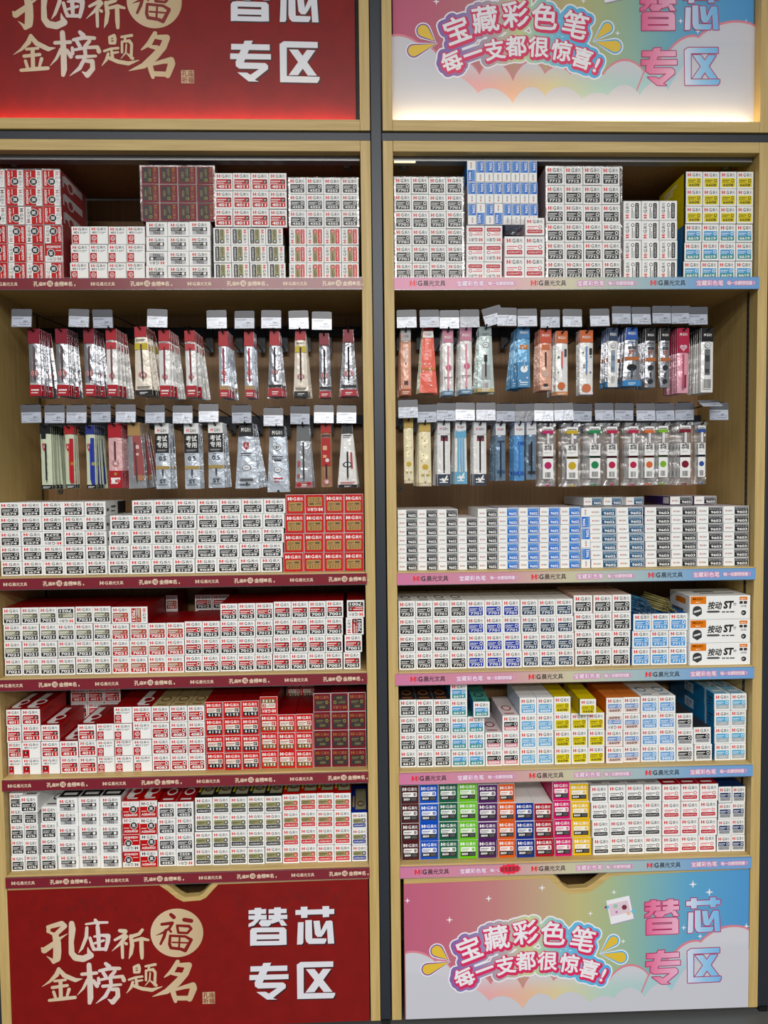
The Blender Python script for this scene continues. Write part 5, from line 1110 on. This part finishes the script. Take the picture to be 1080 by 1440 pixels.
def hook(cab, row, px, ytop, ybot, wpx, k, n, tagx=None, tagy=None, spread=1., splay=0., tilt=0., dn=1, tagrot=0., empty_tag=False, tagY=None, behind=None):
    """one display hook, the price tag on its arm and the packets hanging from it; px, ytop, ybot, wpx: the front packet in the photograph"""
    D = PK[k]; c = at(px, ytop, FRONT); w = at(px+wpx/2, ytop, FRONT).x-at(px-wpx/2, ytop, FRONT).x; h = c.z-at(px, ybot, FRONT).z
    zr = c.z-.0045; HREG.setdefault((cab, row), []).append(px); i = len(HREG[(cab, row)]); rw = {1: 'upper', 2: 'lower'}[row]; cn = CABN[cab]
    zb = at(300 if cab == 'L' else 780, {1: 467, 2: 592}[row], .262).z
    hk = empty('display_hook', (c.x, .262, zb)); tag(hk, f'dark wire hook, {ORD[i]} from left, {rw} hook row, {cn}', 'hook', f'{rw} row hooks of {cn}')
    def add(bm, nm):
        o = bm.build(nm, hk); o.location = -Vector((c.x, .262, zb)); return o
    b = MB(); b.box(c.x-.009, c.x+.009, .2575, .2615, min(zr-.006, zb-.01), zb+.013, MB0); add(b, 'mount_plate')
    b = MB(); b.tube([(c.x, .258, zr), (c.x, FRONT-.010, zr), (c.x, FRONT-.016, zr+.006)], .0019, MB0, 8); add(b, 'lower_rod')
    if tagx is not None:
        ty = tagY or FRONT-.012; T = at(tagx, tagy, ty)
        b = MB(); b.tube([(c.x, .258, zb+.008), (T.x, ty+.03, T.z+.003), (T.x, ty+.004, T.z+.0028)], .0016, MB0, 8); b.tube([(T.x-.014, ty+.0035, T.z+.0028), (T.x+.014, ty+.0035, T.z+.0028)], .0014, MB0, 8); add(b, 'tag_arm')
        o = place('price_tag', SL); o.location = (T.x, ty, T.z); o.rotation_euler = (math.radians(rk.uniform(-9, 3)), math.radians(tagrot+rk.uniform(-1.5, 1.5)), math.radians(rk.uniform(-2, 2)))
        cp_ = place('hang_clip', CL, o)
        if not empty_tag: place('price_paper', PA, o)
        tag(o, f'{"empty clear price sleeve" if empty_tag else "price tag in clear sleeve"}, above {ORD[i]} hook from left, {rw} hook row, {cn}', 'price tag', f'{rw} row price tags of {cn}')
    y = FRONT
    for q in range(n+1):
        kk = k if q == 0 or not behind else behind[(q-1) % len(behind)]
        M = packet_meshes(kk, w, h, splay if q == 0 else splay*.6)
        o = place(PK[kk]['nm'], M['body']); o.location = (c.x+(rk.uniform(-.0004, .0004) if q else 0), y+.004, c.z)
        ro = tilt if q == 0 else (spread*1.0*q*(1 if dn > 0 else -1)*.75+rk.uniform(-1.8, 1.8)*spread)
        if dn == 0 and q: ro = rk.choice((-1, 1))*(1.5+q*.6)*spread
        o.rotation_euler = (0, math.radians(-ro), 0)
        place('hang_tab', M['tab'], o)
        if q == 0:
            if 'foot' in M: place('footer_band', M['foot'], o)
            if 'ref' in M: place('refill_tube', M['ref'], o)
            tag(o, f'{D["words"]}, front of {ORD[i]} hook from left, {rw} row, {cn}', 'refill packet')
        else:
            if q < 5 and 'foot' in M: place('footer_band', M['foot'], o)
            tag(o, f'refill packet behind front one on {ORD[i]} hook from left, {rw} row, {cn}', 'refill packet', f'packets behind the front one on {ORD[i]} hook, {rw} row, {cn}')
        y += (.0135 if kk in ('mgt', 'ylw', 'grn', 'crs', 'org', 'lim', 'mrn', 'blb') else .0085)+rk.uniform(0, .0025)
H = hook
# red cabinet, upper row
H('L', 1, 46.5, 462, 557, 16, 'mar', 6, 31, 436, 1.0)
H('L', 1, 85.5, 462, 557, 17, 'mar', 6)
H('L', 1, 124, 462, 557, 15, 'mar', 6, 111.5, 436, 1.1)
H('L', 1, 155.5, 462, 557, 15, 'wred', 7, 144, 436.5, .8)
H('L', 1, 196.5, 459, 556, 16, 'cred', 7, 221.5, 436, 1.4, .55, 2)
H('L', 1, 230, 463.5, 558, 15.5, 'wred', 8, spread=.9)
H('L', 1, 266, 464.5, 558, 14.5, 'wred', 8, 304.5, 437.5, .9, tilt=1)
H('L', 1, 313.5, 465, 559, 13.5, 'rred', 6, 344, 438.5, .8)
H('L', 1, 349.5, 465, 559, 13.5, 'rred', 4, 381.5, 437.5, .3)
H('L', 1, 385.5, 464, 557.5, 13, 'sred', 5, 419.5, 438, .9, .55, 0, 0)
H('L', 1, 422, 464, 557.5, 14, 'cred', 5, 452.5, 439.5, .7, .5, 0, 0)
H('L', 1, 455.5, 468, 559, 13.5, 'spl', 3, spread=.7, splay=.15)
H('L', 1, 489.5, 463, 557, 14, 'spl', 4, spread=.8, splay=.7, dn=0)
# red cabinet, lower row
H('L', 2, 63, 597, 688, 15, 'crk', 7, 43.5, 570.5, .6)
H('L', 2, 96.5, 598, 687, 13, 'crr', 2, 77, 571, .3)
H('L', 2, 126, 598, 687.5, 13, 'crb', 6, 108, 571, .7)
H('L', 2, 160.5, 595, 686.5, 19, 'rpk', 4, 142, 570, .2)
H('L', 2, 187.5, 594, 687, 17, 'gold', 7, 177, 570, 1.6, .5, 2)
H('L', 2, 227, 595, 687.5, 20, 'exam', 4, 218, 571, .5)
H('L', 2, 268.5, 595, 687.5, 21, 'exam', 3, 257, 571.5, .3)
H('L', 2, 302.5, 594, 686, 20.5, 'exam', 5, 293.5, 569.5, .6, .12)
H('L', 2, 345.5, 595, 687, 19, 'fen', 7, 339.5, 571, 1.2, .75, 0)
H('L', 2, 389.5, 599, 692, 21, 'dry', 4, 384.5, 575, .3, .45, 0)
H('L', 2, 426, 596, 686.5, 17, 'gry', 4, 422, 572.5, .6, .45)
H('L', 2, 458, 595, 685, 14.5, 'rbr', 3, 455.5, 571, .2)
H('L', 2, 488, 595, 686, 14, 'wbk', 4, 487.5, 571.5, .9, .95, 0, 0)
# pastel cabinet, upper row
H('R', 1, 570.5, 462.5, 556, 14, 'pea', 5, 571.5, 437, .5, dn=-1)
H('R', 1, 602, 460, 552, 14, 'cor', 5, 603.5, 437, .9, .75, 0, 0, behind=('yel', 'cor', 'mnt'))
H('R', 1, 630, 463, 556, 15, 'pnk', 5, 632, 437.5, .3, dn=-1)
H('R', 1, 655.5, 460, 554, 16, 'pnk', 5, 660, 436.5, .5, dn=-1, empty_tag=True)
H('R', 1, 683, 459, 551.5, 16, 'mnt', 5, 690, 433, .9, .5, 0, 0, tagrot=-15)
H('R', 1, 737, 459, 544.5, 16, 'blu', 8, 713, 434, 1.1, .1, dn=-1)
H('R', 1, 767.5, 462, 549, 16, 'ora', 5, 741, 435.5, .4, dn=-1)
H('R', 1, 790.5, 465, 556, 16, 'flo', 6, 773.5, 436.5, .6, .05, dn=-1)
H('R', 1, 825, 464, 555, 18.5, 'flb', 3, 804.5, 436, .2)
H('R', 1, 862.5, 460.5, 544, 13.5, 'nav', 4, 842.5, 435.5, .8, dn=-1, behind=('bst', 'bst', 'bst', 'bst'))
H('R', 1, 889, 460, 543, 15, 'bst', 5, 873.5, 432, 1.0, .75, dn=-1)
H('R', 1, 915.5, 461, 544.5, 13.5, 'kst', 5, 901, 433, .7, .1, dn=-1)
H('R', 1, 936, 461, 544.5, 13.5, 'kst', 1, 930, 431.5)
H('R', 1, 961.5, 461, 552.5, 16, 'crm', 6, 957, 431.5, .7, dn=-1)
H('R', 1, 995.5, 461, 551.5, 17, 'kbk', 6, 981.5, 433, .5, dn=-1)
# pastel cabinet, lower row
H('R', 2, 574.5, 588, 680, 13, 'yel', 3, 573.5, 563.5, .2, tagY=.01)
H('R', 2, 597.5, 593, 684, 15.5, 'yel', 6, 600, 570, .6, .15, dn=-1)
H('R', 2, 624, 593, 683, 18, 'wnv', 6, 627.5, 568, .4, dn=-1)
H('R', 2, 648, 592, 681, 15, 'wbl', 5, 654, 567.5, .7, .2, dn=-1)
H('R', 2, 675, 593.5, 682.5, 18, 'wnv', 4, 683, 567.5, .2, dn=-1)
H('R', 2, 704, 594, 676, 14, 'stb', 6, 711, 569, .5, dn=-1)
H('R', 2, 730.5, 594, 676, 14, 'brb', 5, 737.5, 569, .4, dn=-1, empty_tag=True)
H('R', 2, 747.5, 593.5, 674.5, 14, 'clk', 2, 764.5, 568.5, .2)
H('R', 2, 770, 595, 684, 24, 'mgt', 2, 792, 568, .3)
H('R', 2, 804, 595, 684.5, 26, 'ylw', 2, 819.5, 569)
H('R', 2, 836, 594.5, 683, 25, 'grn', 3, 849, 568, .5, dn=-1)
H('R', 2, 860, 594.5, 683, 23, 'crs', 1)
H('R', 2, 890, 594, 683, 22, 'crs', 2, 877.5, 568, .2)
H('R', 2, 912.5, 594, 682.5, 22, 'org', 2, 907.5, 568.5)
H('R', 2, 932, 593.5, 681.5, 21, 'lim', 2, 934.5, 568.5)
H('R', 2, 963, 593, 682, 24, 'mrn', 4, 962.5, 567.5, .7, dn=-1)
H('R', 2, 986, 593, 681, 17, 'blb', 1, 1010.5, 567.5, .2)
# the flap turned up over the last tag
b = MB()
o = place('price_tag', SL); T = at(994, 564, .0); o.location = (T.x, T.y, T.z); o.rotation_euler = (math.radians(-68), 0, math.radians(-6)); place('hang_clip', CL, o); place('price_paper', PA, o)
tag(o, 'price tag tipped up nearly flat above the last hooks, lower hook row, pastel cabinet', 'price tag', 'lower row price tags of pastel cabinet')
# ------------------------------------------------------------------ light of the shop
wd = bpy.data.worlds.new('shop_air'); scene.world = wd; wd.use_nodes = True
bg = wd.node_tree.nodes['Background']; bg.inputs[0].default_value = (.93, .96, 1, 1); bg.inputs[1].default_value = .19
def lamp(name, loc, sx, sy, power, col=(1, .97, .93)):
    l = bpy.data.lights.new(name, 'AREA'); l.shape = 'RECTANGLE'; l.size = sx; l.size_y = sy; l.energy = power; l.color = col
    o = bpy.data.objects.new(name, l); COL.objects.link(o); o.location = loc
    return o
lamp('ceiling_light', (0, -2.4, 3.1), 3.6, .6, 30)
lamp('ceiling_light', (0, -4.4, 3.1), 3.6, .6, 185)
lamp('ceiling_light', (0, -6.6, 3.1), 3.6, .6, 290)
vs = scene.view_settings
vs.view_transform = 'Standard'; vs.look = 'None'; vs.gamma = 1; vs.use_curve_mapping = False; vs.exposure = .4
scene.cycles.max_bounces = 6; scene.cycles.transparent_max_bounces = 16; scene.cycles.caustics_reflective = False; scene.cycles.caustics_refractive = False
